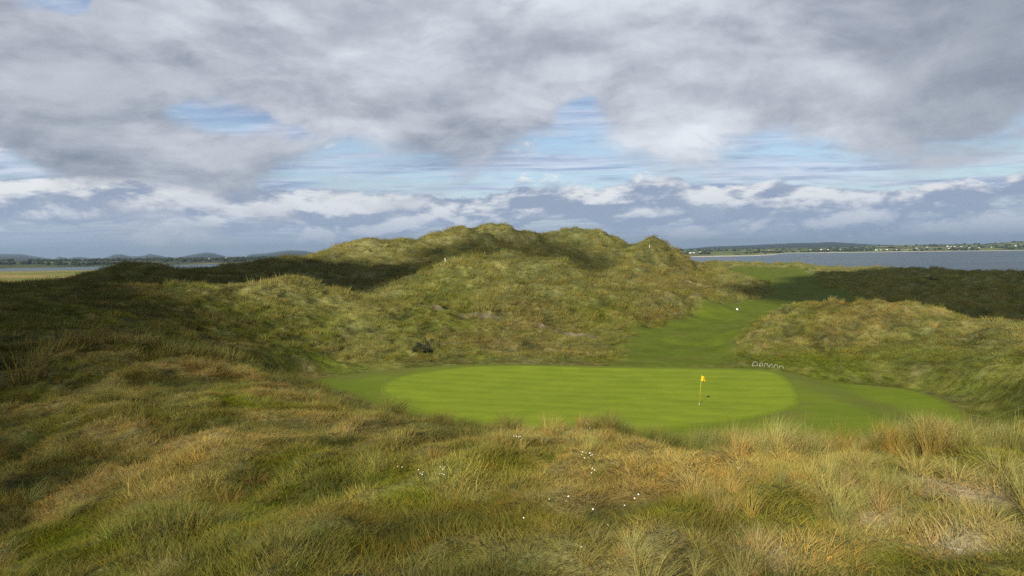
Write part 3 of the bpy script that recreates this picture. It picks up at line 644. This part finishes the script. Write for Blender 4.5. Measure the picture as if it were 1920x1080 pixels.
# ------------------------------------------------------------------ grass
def mat_grass(name, kind):
    m, g, o = new_mat(name)
    tint = attr(g, 'tint', kind); bl = attr(g, 'blade')
    n = g.new('ShaderNodeVectorMath', operation='MULTIPLY'); g.put(n.inputs[0], tint); g.put(n.inputs[1], bl)
    nr = g.new('ShaderNodeVectorMath', operation='SCALE'); g.l.new(g.new('ShaderNodeNewGeometry').outputs['Normal'], nr.inputs[0]); nr.inputs['Scale'].default_value = 0.85
    ad = g.new('ShaderNodeVectorMath', operation='ADD'); a = g.new('ShaderNodeAttribute', attribute_type=kind, attribute_name='nrm'); g.l.new(a.outputs['Vector'], ad.inputs[0]); g.l.new(nr.outputs[0], ad.inputs[1])
    nn = g.new('ShaderNodeVectorMath', operation='NORMALIZE'); g.l.new(ad.outputs[0], nn.inputs[0])
    d = g.new('ShaderNodeBsdfDiffuse'); g.l.new(nn.outputs[0], d.inputs['Normal']); t = g.new('ShaderNodeBsdfTranslucent'); g.l.new(n.outputs[0], d.inputs[0]); g.l.new(n.outputs[0], t.inputs[0])
    mx = g.new('ShaderNodeMixShader'); mx.inputs[0].default_value = 0.18; g.l.new(d.outputs[0], mx.inputs[1]); g.l.new(t.outputs[0], mx.inputs[2])
    g.l.new(mx.outputs[0], o.inputs[0]); return m
M_grass = mat_grass('grass_blades', 'INSTANCER')
WIND = np.array((0.93, 0.36))
def tuft(name, n, rad, l0, l1, width, wind, spread, seed, stalks=0, mat=None, dead=0.3, segs=3, droop=0.5):
    rg = np.random.default_rng(seed); n2 = n + stalks
    a = rg.random(n2)*2*np.pi; q = np.sqrt(rg.random(n2))*rad
    bx, by = np.cos(a)*q, np.sin(a)*q
    L = rg.uniform(l0, l1, n2); L[n:] *= 1.25
    out = spread*(0.35 + rg.random(n2))*np.where(rad > 0, 0.4 + 0.6*q/max(rad, 1e-6), 1)
    aa = a + rg.normal(0, 0.6, n2)
    dx, dy = np.cos(aa)*out, np.sin(aa)*out                      # initial lean
    w = wind*rg.uniform(0.5, 1.3, n2); w[n:] *= 0.6
    side = rg.random(n2)*np.pi
    co = []; col = []; quads = []; tris = []
    hue = rg.random(n2)
    px, py, pz = bx.copy(), by.copy(), np.full(n2, -0.03)
    vx, vy, vz = dx.copy(), dy.copy(), np.ones(n2)
    for s in range(segs+1):
        f = s/segs; hw = width*0.5*(1 - 0.55*f)*np.where(np.arange(n2) >= n, 0.6, 1)
        cx, cy = np.cos(side)*hw, np.sin(side)*hw
        if s < segs:
            co.append(np.stack([px-cx, py-cy, pz], 1)); co.append(np.stack([px+cx, py+cy, pz], 1))
        else: co.append(np.stack([px, py, pz], 1))
        base = np.array((1.12, 0.96, 0.72)); tip = np.array((0.95, 1.02, 0.85))
        c = base*(1-f) + tip*f; c = c[None, :]*(0.60 + 0.70*hue)[:, None]
        c = np.where((hue < dead)[:, None], c*np.array((1.5, 1.32, 1.1)), c)
        c = np.where((hue < dead*0.35)[:, None], c*1.5, c)
        for _ in range(2 if s < segs else 1): col.append(c)
        nn = np.sqrt(vx*vx+vy*vy+vz*vz); st = L/segs
        px, py, pz = px + vx/nn*st, py + vy/nn*st, pz + vz/nn*st
        vx = vx + WIND[0]*w*(0.4+f)*1.2 + dx*droop; vy = vy + WIND[1]*w*(0.4+f)*1.2 + dy*droop; vz = vz - droop*0.55*(f+0.2)*(np.hypot(dx, dy)+w)
    ar = np.arange(n2)
    for s in range(segs-1):
        o0 = 2*s*n2; quads.append(np.stack([o0+ar, o0+n2+ar, o0+3*n2+ar, o0+2*n2+ar], 1))
    o0 = 2*(segs-1)*n2; tris = np.stack([o0+ar, o0+n2+ar, 2*segs*n2+ar], 1)
    me = np_mesh(name, np.concatenate(co), np.concatenate(quads), tris)
    color_attr(me, 'blade', np.concatenate(col)); me.materials.append(mat or M_grass); me.shade_smooth()
    return me
def proto_set(cname, specs):
    c = bpy.data.collections.new(cname)
    for i, s in enumerate(specs):
        o = bpy.data.objects.new(f'{cname}_{i:02d}', tuft(f'{cname}_{i:02d}', **s)); c.objects.link(o)
    return c
def scatter(name, coll, nvar, xyz, rot, scl, tint, nrm, label, seed=1):
    me = bpy.data.meshes.new(name); n = len(xyz)
    me.vertices.add(n); me.vertices.foreach_set('co', np.ascontiguousarray(xyz, np.float32).ravel())
    def add(nm, typ, key, arr): me.attributes.new(nm, typ, 'POINT').data.foreach_set(key, np.ascontiguousarray(arr).ravel())
    rg = np.random.default_rng(seed)
    add('idx', 'INT', 'value', rg.integers(0, nvar, n).astype(np.int32)); add('rot', 'FLOAT_VECTOR', 'vector', rot.astype(np.float32)); add('scl', 'FLOAT_VECTOR', 'vector', scl.astype(np.float32))
    tc = np.ones((n, 4), np.float32); tc[:, :3] = tint; add('tint', 'FLOAT_COLOR', 'color', tc); add('nrm', 'FLOAT_VECTOR', 'vector', nrm.astype(np.float32))
    o = bpy.data.objects.new(name, me); C.objects.link(o); tag(o, label, None, None, 'stuff')
    ng = bpy.data.node_groups.new(name, 'GeometryNodeTree')
    ng.interface.new_socket('Geometry', in_out='INPUT', socket_type='NodeSocketGeometry'); ng.interface.new_socket('Geometry', in_out='OUTPUT', socket_type='NodeSocketGeometry')
    N, L = ng.nodes, ng.links
    gi, go = N.new('NodeGroupInput'), N.new('NodeGroupOutput'); ip = N.new('GeometryNodeInstanceOnPoints'); ci = N.new('GeometryNodeCollectionInfo')
    ci.inputs['Collection'].default_value = coll; ci.inputs['Separate Children'].default_value = True; ci.inputs['Reset Children'].default_value = True
    def named(nm, typ):
        a = N.new('GeometryNodeInputNamedAttribute'); a.data_type = typ; a.inputs['Name'].default_value = nm; return a.outputs['Attribute']
    L.new(gi.outputs[0], ip.inputs['Points']); L.new(ci.outputs[0], ip.inputs['Instance']); ip.inputs['Pick Instance'].default_value = True
    L.new(named('idx', 'INT'), ip.inputs['Instance Index'])
    er = N.new('FunctionNodeEulerToRotation'); L.new(named('rot', 'FLOAT_VECTOR'), er.inputs[0]); L.new(er.outputs[0], ip.inputs['Rotation'])
    L.new(named('scl', 'FLOAT_VECTOR'), ip.inputs['Scale']); L.new(ip.outputs[0], go.inputs[0])
    md = o.modifiers.new('scatter', 'NODES'); md.node_group = ng
    return o
def sample(n, r0, r1, seed, half=44):
    rg = np.random.default_rng(seed); r = np.sqrt(rg.random(n)*(r1*r1-r0*r0) + r0*r0); a = np.radians(rg.uniform(-half, half, n))
    return np.sin(a)*r, np.cos(a)*r, rg
CREST_XY = [tuple(P(*q)[:2]) for q in CREST]
def jitter(c, rg, a=0.18, hue=0.10):
    n = len(c); return np.clip(c*rg.uniform(1-a, 1+a, (n, 1))*(1 + rg.normal(0, hue, (n, 3))*np.array((1, 0.5, 0.8))), 0.004, 0.6)
def open_ground(g): return (g['fair'] < 0.5) & (g['sdf'] > 0.15) & (g['trail'] < 0.05)
def place(name, coll, nvar, x, y, g, keep, rg, s0, s1, tint, label, zmul=1.0, yaw=0.55, sink=0.0):
    x, y, z, tint = x[keep], y[keep], g['z'][keep] - sink, tint[keep]; n = len(x)
    s = rg.uniform(s0, s1, n)*np.clip(1 + 0.25*rg.standard_normal(n), 0.6, 1.6); zm = zmul[keep] if isinstance(zmul, np.ndarray) else zmul
    rot = np.stack([rg.normal(0, 0.08, n), rg.normal(0, 0.08, n), rg.uniform(-yaw, yaw, n)], 1)
    nm = np.stack([-g['gx'][keep], -g['gy'][keep], np.ones(n)], 1); nm /= np.linalg.norm(nm, axis=1)[:, None]
    return scatter(name, coll, nvar, np.stack([x, y, z], 1), rot, np.stack([s, s, s*zm], 1), tint, nm, label, n)
COUNTS = {}
def grass_near():
    short = proto_set('short_tuft', [dict(n=42, rad=0.17, l0=0.05, l1=0.20, width=0.006, wind=0.35, spread=0.9, seed=100+i, dead=0.35) for i in range(6)])
    mar = proto_set('marram_tuft', [dict(n=80, rad=0.10, l0=0.45, l1=0.92, width=0.0075, wind=0.40, spread=0.42, seed=200+i, stalks=3, dead=0.28, segs=4, droop=0.45) for i in range(7)])
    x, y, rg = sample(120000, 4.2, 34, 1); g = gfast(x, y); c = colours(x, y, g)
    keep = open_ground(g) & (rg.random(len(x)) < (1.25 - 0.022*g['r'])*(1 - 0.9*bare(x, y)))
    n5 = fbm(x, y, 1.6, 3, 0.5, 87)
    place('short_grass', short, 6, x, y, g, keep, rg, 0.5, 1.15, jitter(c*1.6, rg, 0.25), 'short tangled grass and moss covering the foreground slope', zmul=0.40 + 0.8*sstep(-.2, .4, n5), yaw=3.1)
    x, y, rg = sample(80000, 5.0, 36, 2); g = gfast(x, y); c = colours(x, y, g); dc = seg_dist(x, y, CREST_XY)
    az = np.arctan2(x, y); n1 = fbm(x, y, 3.5, 3, 0.55, 91); n2 = fbm(x, y, 1.1, 2, 0.5, 94)
    right = sstep(0.05, 0.30, az); mid = sstep(-0.25, 0.1, az); low = sstep(7.5, 10.5, g['r'])
    ridge = (1 - sstep(0.4, 2.2, dc))*(0.12 + 0.25*mid + 0.75*right)
    dens = ridge + right*(0.10 + 0.35*low)*sstep(-0.05, 0.35, n1) + 0.08*sstep(0.22, 0.5, n1) + 0.004 + 0.06*(az < -0.25)*sstep(0, .3, n1)
    dens = dens*sstep(-0.12, 0.25, n2)*1.15
    keep = open_ground(g) & (rg.random(len(x)) < dens*(1 - 0.9*bare(x, y))) & (g['z'] > 15.2)
    mc = lerp(PAL['marram'][None].repeat(len(x), 0), PAL['pale'], sstep(-.3, .4, n1)); mc = lerp(mc, PAL['straw'], 0.65*sstep(0.0, 0.45, fbm(x, y, 2.2, 3, 0.5, 97)))
    mc = lerp(mc, c, np.full(len(x), 0.25) + 0.35*(az < -0.1))
    place('marram_grass', mar, 7, x, y, g, keep, rg, 0.36, 0.58, jitter(mc*1.32, rg, 0.25), 'pale marram grass bent by the wind along the foreground crest', zmul=(0.75 + 0.45*right)*(0.7 + 0.3*low))
def grass_mid():
    pat = proto_set('mid_patch', [dict(n=60, rad=0.55, l0=0.12, l1=0.34, width=0.02, wind=0.35, spread=0.9, seed=300+i, dead=0.10) for i in range(5)])
    clu = proto_set('mid_clump', [dict(n=60, rad=0.30, l0=0.4, l1=0.85, width=0.022, wind=0.35, spread=0.5, seed=400+i, dead=0.14) for i in range(6)])
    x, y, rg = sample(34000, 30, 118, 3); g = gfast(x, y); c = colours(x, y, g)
    lo = np.clip(g['sdf']/9, 0.12, 1)
    keep = open_ground(g) & (rg.random(len(x)) < lo)
    place('rough_grass', pat, 5, x, y, g, keep, rg, 0.7, 1.35, jitter(c*1.3, rg, 0.24, 0.05), 'tangled rough grass covering the dunes round the green', zmul=(0.35+0.65*lo)*(0.45 + 0.75*sstep(-.05, .35, clump(x, y, g['r']))), yaw=3.1)
    x, y, rg = sample(30000, 26, 125, 4); g = gfast(x, y); c = colours(x, y, g); n1 = fbm(x, y, 9, 3, 0.55, 101); n2 = fbm(x, y, 3, 2, 0.5, 104)
    keep = open_ground(g) & (rg.random(len(x)) < 0.03 + 0.8*sstep(0.05, 0.4, n1)*sstep(0.0, .35, clump(x, y, g['r']))) & (g['sdf'] > 5) & (rg.random(len(x)) < np.clip((g['sdf']-3)/14, 0.05, 1))
    mc = lerp(PAL['marram'][None].repeat(len(x), 0), PAL['pale'], sstep(-.1, .5, n2)); mc = lerp(mc, c, np.full(len(x), 0.5))
    place('dune_grass', clu, 6, x, y, g, keep, rg, 0.55, 1.0, jitter(mc*1.1, rg, 0.28, 0.06), 'marram clumps scattered over the dunes round the green')
def grass_far():
    far = proto_set('far_clump', [dict(n=46, rad=0.95, l0=0.40, l1=0.95, width=0.045, wind=0.4, spread=0.7, seed=500+i, dead=0.10) for i in range(6)])
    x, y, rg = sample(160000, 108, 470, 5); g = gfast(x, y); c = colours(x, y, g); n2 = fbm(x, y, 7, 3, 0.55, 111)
    keep = open_ground(g) & (rg.random(len(x)) < (0.35 + 0.65*sstep(-.3, .2, n2))*(1 - 0.45*sstep(200, 420, g['r']))) & (g['z'] > 1.5) & (g['flat'] < 0.3)
    mc = lerp(c, PAL['marram']*np.array((1.1,1.05,.8)), np.full(len(x), 0.25)); mc = lerp(mc, PAL['pale']*0.9, 0.35*sstep(0.0, 0.5, n2))
    place('hill_grass', far, 6, x, y, g, keep, rg, 0.6, 1.2, jitter(mc*1.1, rg, 0.24, 0.05), 'tall dune grass covering the big hill and the dunes by the sea', zmul=0.7 + 0.6*sstep(-.1, .4, clump(x, y, g['r'])), sink=0.1)
grass_near(); grass_mid(); grass_far()
# ------------------------------------------------------------------ things on the course
def zat(x, y): return float(gfast(np.array([x]), np.array([y]))['z'][0])
def tube(pts, rad, n=8, caps=True):
    """verts, faces of a tube along a path; rad may vary"""
    pts = [Vector(p) for p in pts]; m = len(pts); rad = rad if hasattr(rad, '__len__') else [rad]*m; V = []; Fc = []
    up = Vector((0.31, 0.87, 0.2))
    for i, p in enumerate(pts):
        t = (pts[min(i+1, m-1)] - pts[max(i-1, 0)]).normalized(); a = t.cross(up).normalized(); b = t.cross(a)
        for k in range(n): V.append(p + (a*math.cos(2*math.pi*k/n) + b*math.sin(2*math.pi*k/n))*rad[i])
    for i in range(m-1):
        for k in range(n): Fc.append((i*n+k, i*n+(k+1) % n, (i+1)*n+(k+1) % n, (i+1)*n+k))
    if caps: Fc += [tuple(range(n))[::-1], tuple(range((m-1)*n, m*n))]
    return V, Fc
def merge(parts):
    V, Fc = [], []
    for v, f in parts: k = len(V); V += list(v); Fc += [tuple(i+k for i in q) for q in f]
    return V, Fc
M_yellow = plain('yellow_fibreglass', (0.72,0.50,0.03), 0.4, 0.4, 0.05); M_flag = plain('yellow_cloth', (0.85,0.50,0.01), 0.7, 0.1, 0.06, 30)
M_black = plain('black_print', (0.02,0.02,0.018), 0.7, 0.1, 0.1); M_white = plain('white_paint', (0.80,0.79,0.75), 0.5, 0.3, 0.05); M_cup = plain('cup_shade', (0.03,0.03,0.03), 0.9, 0.0, 0.1)
def flagstick():
    v = ray(1311, 759); b = Pz(1311, 759, GZ)
    for _ in range(6): b = Pz(1311, 759, zat(b[0], b[1]) + 0.05)
    e = empty('flagstick', b); tag(e, 'yellow flagstick with a curled yellow flag standing in the hole of the green', 'flagstick')
    lean = Vector((0.075, 0.0, 1)).normalized(); Hh = 2.15
    mesh_obj('pole', *tube([lean*0.14, lean*1.2, lean*Hh], [0.010, 0.010, 0.008]), M_yellow, e)
    mesh_obj('lower_pole', *tube([lean*-0.10, lean*0.142], [0.012, 0.012]), M_white, e)
    mesh_obj('finial', *tube([lean*(Hh-0.005), lean*(Hh+0.02), lean*(Hh+0.04)], [0.016, 0.018, 0.006]), M_yellow, e)
    # cup: pale rim round a flat dark disc painted as the hole's shade
    a = [(math.cos(t)*r, math.sin(t)*r, z) for r, z in ((0.066,0.004),(0.054,0.006),(0.053,-0.09)) for t in [2*math.pi*k/20 for k in range(20)]]
    rim = mesh_obj('cup_rim', a[:40], [(k, (k+1) % 20, 20+(k+1) % 20, 20+k) for k in range(20)], M_white, e)
    mesh_obj('cup_shade_disc', [(math.cos(2*math.pi*k/20)*0.0535, math.sin(2*math.pi*k/20)*0.0535, 0.005) for k in range(20)], [tuple(range(20))], M_cup, e, smooth=False)
    # flag: cloth blown to the right and away, drooping in folds
    nu, nv = 22, 14; W, T = 0.46, 0.36; V = []; top = Hh - 0.01
    for j in range(nv):
        for i in range(nu):
            u, w = i/(nu-1), j/(nv-1); L = W*u
            fold = math.sin(u*7.5 + w*1.8)*0.075*u**0.7
            x = 0.012 + L*0.66 + fold*0.35; y = 0.03*u + fold + L*0.20; z = top - T*w - 0.16*u*u*(1-0.55*w) - 0.05*u*math.sin(w*3)
            V.append((x + lean.x*(top-T*w), y, z))
    Fq = [(j*nu+i, j*nu+i+1, (j+1)*nu+i+1, (j+1)*nu+i) for j in range(nv-1) for i in range(nu-1)]
    fl = mesh_obj('flag', V, Fq, M_flag, e); sm = fl.modifiers.new('thick', 'SOLIDIFY'); sm.thickness = 0.004
    # dark printed panel on the fly half
    Vp = []; Fp = []; r0, r1, c0, c1 = 1, 7, 10, 19; nn = c1-c0+1
    for j in range(r0, r1+1):
        for i in range(c0, c1+1): p = Vector(V[j*nu+i]); Vp.append(p + Vector((-0.001, -0.005, 0)))
    cx, cy = (nn-1)/2, (r1-r0)/2
    for j in range(r1-r0):
        for i in range(nn-1):
            if ((i+0.5-cx)/(cx*1.02))**2 + ((j+0.5-cy)/(cy*1.02))**2 < 1: Fp.append((j*nn+i, j*nn+i+1, (j+1)*nn+i+1, (j+1)*nn+i))
    mesh_obj('emblem', Vp, Fp, M_black, fl)
flagstick()
def hoops():
    lab = {0: 'tallest white hoop at the end of the row behind the green', 1: 'narrow white hoop second in the row behind the green', 5: 'small low white hoop ending the row behind the green'}
    for k, (a, b, w, h) in enumerate([(1415.6,694,0.52,0.46),(1427,694,0.36,0.40),(1436.5,694.3,0.38,0.36),(1446,694.5,0.38,0.36),(1455,695,0.36,0.36),(1465,696,0.44,0.32)]):
        d = 66.0; p = P(a, b, d); z = zat(p[0], p[1]); e = empty('hoop', (p[0], p[1], z), [0.1, 0.3, -0.25, 0.2, -0.2, 0.2][k])
        tag(e, lab.get(k, 'white half-round hoop in the middle of the row behind the green'), 'hoop', 'white hoops behind the green')
        arc = [(-w/2*math.cos(math.pi*t), 0, -0.06 + (h+0.06)*math.sin(math.pi*t)**0.75) for t in [i/16 for i in range(17)]]
        mesh_obj('arch', *tube(arc, 0.0085, 6), M_white, e)
        for s in (-1, 1): mesh_obj('ground_spike', *tube([(s*w/2, 0, -0.16), (s*w/2, 0, -0.05)], [0.005, 0.013], 6), M_white, e)
        if k < 2: mesh_obj('crossbar', *tube([(-w/2, 0, 0.05), (w/2, 0, 0.05)], 0.009, 6), M_white, e)
hoops()
def post(px, py, d, h, w, tilt, label):
    p = P(px, py, d); z = zat(p[0], p[1]); e = empty('marker_post', (p[0], p[1], z)); e.rotation_euler = (0, tilt, 0.3); tag(e, label, 'post')
    c = w*0.28; prof = [(-w+c,-w),(w-c,-w),(w,-w+c),(w,w-c),(w-c,w),(-w+c,w),(-w,w-c),(-w,-w+c)]
    V = []; Z = [-0.4, h, h+0.05]; S_ = [1, 1, 0.72]
    for zz, s in zip(Z, S_): V += [(x*s, y*s, zz) for x, y in prof]
    Fc = [(i*8+k, i*8+(k+1) % 8, (i+1)*8+(k+1) % 8, (i+1)*8+k) for i in range(2) for k in range(8)] + [tuple(range(16, 24))]
    mesh_obj('shaft', V, Fc, M_white, e, smooth=False)
    mesh_obj('cap', [(x*0.8, y*0.8, h+0.05+dz) for dz in (0, 0.04) for x, y in prof], [(k, (k+1) % 8, 8+(k+1) % 8, 8+k) for k in range(8)] + [tuple(range(8, 16))], M_black, e, smooth=False)
post(835, 499, 146, 0.95, 0.08, -0.06, 'leaning white marker post at the edge of the shaded dune hollow')
post(1218, 487, 226, 1.0, 0.06, 0.03, 'thin white marker post high on the big hill below its knoll')
def tee_marker():
    p = P(1382, 584, 132); z = zat(p[0], p[1]); e = empty('distance_marker', (p[0], p[1], z)); tag(e, 'round white distance marker lying on the fairway behind the green', 'marker')
    V, Fq = icosphere(3); V = V.copy(); V[:, 2] = np.maximum(V[:, 2], -0.55); V *= np.array((0.21, 0.21, 0.20)); V[:, 2] += 0.12
    mesh_obj('dome', V, Fq, M_white, e)
    mesh_obj('ground_plate', *tube([(0, 0, -0.05), (0, 0, 0.025)], 0.25, 20), M_white, e)
tee_marker()
M_leaf = plain('shrub_leaves', (0.030,0.042,0.012), 0.6, 0.25, 0.5, 3.0); M_grey = plain('grey_twigs', (0.10,0.085,0.065), 0.9, 0.1, 0.3, 6.0)
def shrub(px, py, d, w, h, seed, label, n=2600):
    rg = np.random.default_rng(seed); p = P(px, py, d); z = zat(p[0], p[1]); e = empty('shrub', (p[0], p[1], z)); tag(e, label, 'shrub')
    parts = []
    for k in range(46):
        a = rg.uniform(0, 2*math.pi); r = w*0.5*rg.uniform(0.3, 1.0); hh = h*rg.uniform(0.5, 1.0)*(1.08 - 0.5*(r/(w*0.5))**2)
        tip = Vector((math.cos(a)*r, math.sin(a)*r, hh)); mid = Vector((tip.x*0.45 + rg.normal(0, .06), tip.y*0.45 + rg.normal(0, .06), hh*0.55))
        parts.append(tube([(rg.normal(0, 0.1), rg.normal(0, 0.1), -0.1), mid, tip], [0.035, 0.02, 0.006], 5))
    mesh_obj('branches', *merge(parts), M_grey, e)
    # leaf sprays in clumps through the crown
    cc = []; 
    for k in range(30):
        a = rg.uniform(0, 2*math.pi); r = w*0.5*math.sqrt(rg.uniform(0, 1)); cc.append((math.cos(a)*r, math.sin(a)*r, h*rg.uniform(0.15, 0.95)*(1.05-0.55*(r/(w*.5))**2), rg.uniform(0.22, 0.42)))
    V = []; Fq = []
    for k in range(n):
        c = cc[rg.integers(0, len(cc))]; dv = rg.standard_normal(3); dv *= c[3]*rg.uniform(0.5, 1)/np.linalg.norm(dv); q = np.array(c[:3]) + dv
        if q[2] < 0.0: q[2] = abs(q[2])
        u = rg.standard_normal(3); u /= np.linalg.norm(u); v = np.cross(u, rg.standard_normal(3)); v /= np.linalg.norm(v); L = rg.uniform(0.05, 0.10)
        i = len(V); V += [q - u*L, q + v*L*0.45, q + u*L, q - v*L*0.45]; Fq.append((i, i+1, i+2, i+3))
    f = mesh_obj('foliage', V, Fq, M_leaf, e, smooth=False); f['kind'] = 'stuff'
shrub(800, 660, 79, 3.0, 1.95, 3, 'dark leafy shrub alone on the brown slope behind the green')
shrub(1750, 523, 250, 5.5, 1.9, 5, 'dark low shrub among the shaded dunes by the sea', 1400)

# tussocks that stand out from the turf
M_tus = mat_grass('tussock_blades', 'OBJECT')
TUS = [tuft('blades', n=240, rad=0.20, l0=0.35, l1=0.78, width=0.0085, wind=w, spread=0.75, seed=700+i, mat=M_tus, dead=dd, segs=4, droop=0.7) for i, (w, dd) in enumerate([(0.3,.25),(0.45,.3),(0.2,.5),(0.5,.2)])]
SKIRT = [tuft('dead_skirt', n=110, rad=0.24, l0=0.22, l1=0.48, width=0.008, wind=0.1, spread=1.5, seed=760+i, mat=M_tus, dead=0.9, segs=3, droop=1.1) for i in range(3)]
def tussock(k, px, py, d, s, tone, label, group=None):
    p = P(px, py, d); z = zat(p[0], p[1]) - 0.02; rg = random.Random(k)
    e = empty('grass_tussock', (p[0], p[1], z), rg.uniform(-0.5, 0.5)); e.scale = (s, s, s*rg.uniform(0.85, 1.1)); tag(e, label, 'tussock', group)
    b = bpy.data.objects.new('blades', TUS[k % 4]); C.objects.link(b); b.parent = e
    q = bpy.data.objects.new('dead_skirt', SKIRT[k % 3]); C.objects.link(q); q.parent = e
    c = PAL[tone]*rg.uniform(0.9, 1.25); b['tint'] = [float(c[0]), float(c[1]), float(c[2])]; b['nrm'] = [0.0, -0.25, 0.97]; q['nrm'] = [0.0, -0.25, 0.97]
    c2 = PAL['straw']*rg.uniform(0.6, 0.95); q['tint'] = [float(c2[0]), float(c2[1]), float(c2[2])]
k = 0
for a, b, d, s in [(x, y, dd, 0.9 if y < 900 else 0.68) for x, y, dd in [(1480,870,12),(1540,880,11.6),(1600,870,11.8),(1660,850,12),(1700,862,11.6),(1745,855,11.8),(1790,872,11.2),(1840,866,11.4),(1890,880,11),(1620,920,9.4),(1720,930,9.0),(1800,940,8.8),(1880,930,9.0),(1560,960,8.2),(1850,1010,7.2)]]:
    tussock(k, a, b, d, s, 'pale', 'pale arching marram tussock on the sunny crest below the right end of the apron' if b < 900 else 'pale arching marram tussock on the sandy slope below the crest', 'pale marram tussocks on the crest'); k += 1
for a, b, d, s in [(640,775,20.5,.9),(665,772,20.5,.8),(735,800,18,1.15),(770,800,17.5,.9),(820,800,17.5,.7),(620,752,23,.8),(585,745,24,.8),(890,805,16.2,.8),(960,822,14.8,.8),(1040,830,14.2,.8)]:
    tussock(k, a, b, d, s, 'marram', 'grey-green drooping tussock on the bank edge above the green', 'tussocks on the bank above the green'); k += 1
for a, b, d, s in [(615,845,13.2,.8),(640,838,13.4,.9),(660,835,13.4,.7),(590,850,13.2,.6)]:
    tussock(k, a, b, d, s, 'dark', 'dark shaggy tussock on the brown slope below the bank edge', 'dark tussocks below the bank'); k += 1
for a, b, d, s in [(370,705,24.5,1.0),(400,706,24.5,1.1),(430,712,24.5,1.0),(350,705,24.5,.8),(480,722,24.5,.9),(240,715,22,.9),(180,770,17.5,.9),(210,785,17,1.0),(120,860,13.5,.8),(430,930,10.3,.6),(480,900,11,.6),(250,880,12.4,.7)]:
    tussock(k, a, b, d, s, 'marram' if a < 300 else 'straw', 'straw-coloured tussock on the brow of the left-hand slope' if b < 730 and a > 300 else 'dark green tussock in the cloud shade on the left-hand slope', 'tussocks on the left-hand slope'); k += 1

# daisies
M_petal = plain('white_petals', (0.82,0.82,0.78), 0.6, 0.1, 0.05); M_disc = plain('yellow_disc', (0.75,0.45,0.02), 0.7, 0.1, 0.1); M_stem = plain('green_stems', (0.06,0.09,0.02), 0.8, 0.1, 0.2)
def daisy_parts():
    V = []; Fq = []
    for k in range(11):
        a = 2*math.pi*k/11; c, s = math.cos(a), math.sin(a); i = len(V)
        V += [(c*0.006-s*0.003, s*0.006+c*0.003, 0), (c*0.006+s*0.003, s*0.006-c*0.003, 0), (c*0.024+s*0.0055, s*0.024-c*0.0055, 0.003), (c*0.029, s*0.029, 0.002), (c*0.024-s*0.0055, s*0.024+c*0.0055, 0.003)]
        Fq.append((i, i+1, i+2, i+3, i+4))
    pm = bpy.data.meshes.new('petals'); pm.from_pydata(V, [], Fq); pm.materials.append(M_petal)
    v, f = icosphere(1); dm = bpy.data.meshes.new('disc'); dm.from_pydata([tuple(p) for p in v*np.array((0.009,0.009,0.006)) + np.array((0, 0, 0.003))], [], [tuple(map(int, q)) for q in f]); dm.materials.append(M_disc)
    v, f = tube([(0, 0, -0.34), (0.02, 0.01, -0.15), (0, 0, 0)], [0.003, 0.0025, 0.002], 5); sm = bpy.data.meshes.new('stem'); sm.from_pydata([tuple(p) for p in v], [], f); sm.materials.append(M_stem)
    return pm, dm, sm
DP = daisy_parts(); rg = random.Random(5)
def daisy(px, py, d, where):
    p = P(px, py, d); z = zat(p[0], p[1]); e = empty('daisy', (p[0], p[1], z)); h = rg.uniform(0.12, 0.24)
    tag(e, 'small white daisy in the cluster ' + where if where[0] != '-' else 'single small white daisy ' + where[1:], 'daisy', 'daisies in the foreground grass')
    s = bpy.data.objects.new('stem', DP[2]); pe = bpy.data.objects.new('petals', DP[0]); di = bpy.data.objects.new('disc', DP[1])
    for o in (s, pe, di): C.objects.link(o)
    s.parent = e; pe.parent = e; di.parent = pe; s.location = (0, 0, h); pe.location = (0, 0, h); pe.rotation_euler = (rg.uniform(0.5, 1.0), rg.uniform(-.3, .3), rg.uniform(-1, 1)); k = rg.uniform(0.22, 0.36); pe.scale = (k, k, k)
def dist_at(py, px):                                   # forward distance of the open slope at a pixel
    for d in np.arange(6.0, 30, 0.1):
        q = P(px, py, d)
        if q[2] <= zat(q[0], q[1]): return d
    return 15
for cx, cy, n, sp, wh in [(832,912,7,10,'on the mossy slope'),(790,918,4,7,'on the mossy slope'),(1100,878,9,11,'beside a rusty brown patch'),(972,843,5,10,'under the bank edge'),(1108,912,3,8,'beside a rusty brown patch'),(1392,907,3,9,'in the reddish grass below the crest'),(748,900,3,8,'on the mossy slope'),(1196,963,2,6,'in the reddish grass below the crest')]:
    d = dist_at(cy, cx)
    for i in range(n): daisy(cx + rg.uniform(-sp, sp), cy + rg.uniform(-sp, sp)*0.8 + 12, d, wh)
for cx, cy in [(1112,972),(1030,955),(1066,962),(1171,967),(1140,1007),(1090,1060),(982,990),(788,902),(1100,806),(1106,812)]:
    daisy(cx, cy + 10, dist_at(cy + 10, cx), '-in the open grass of the foreground slope')
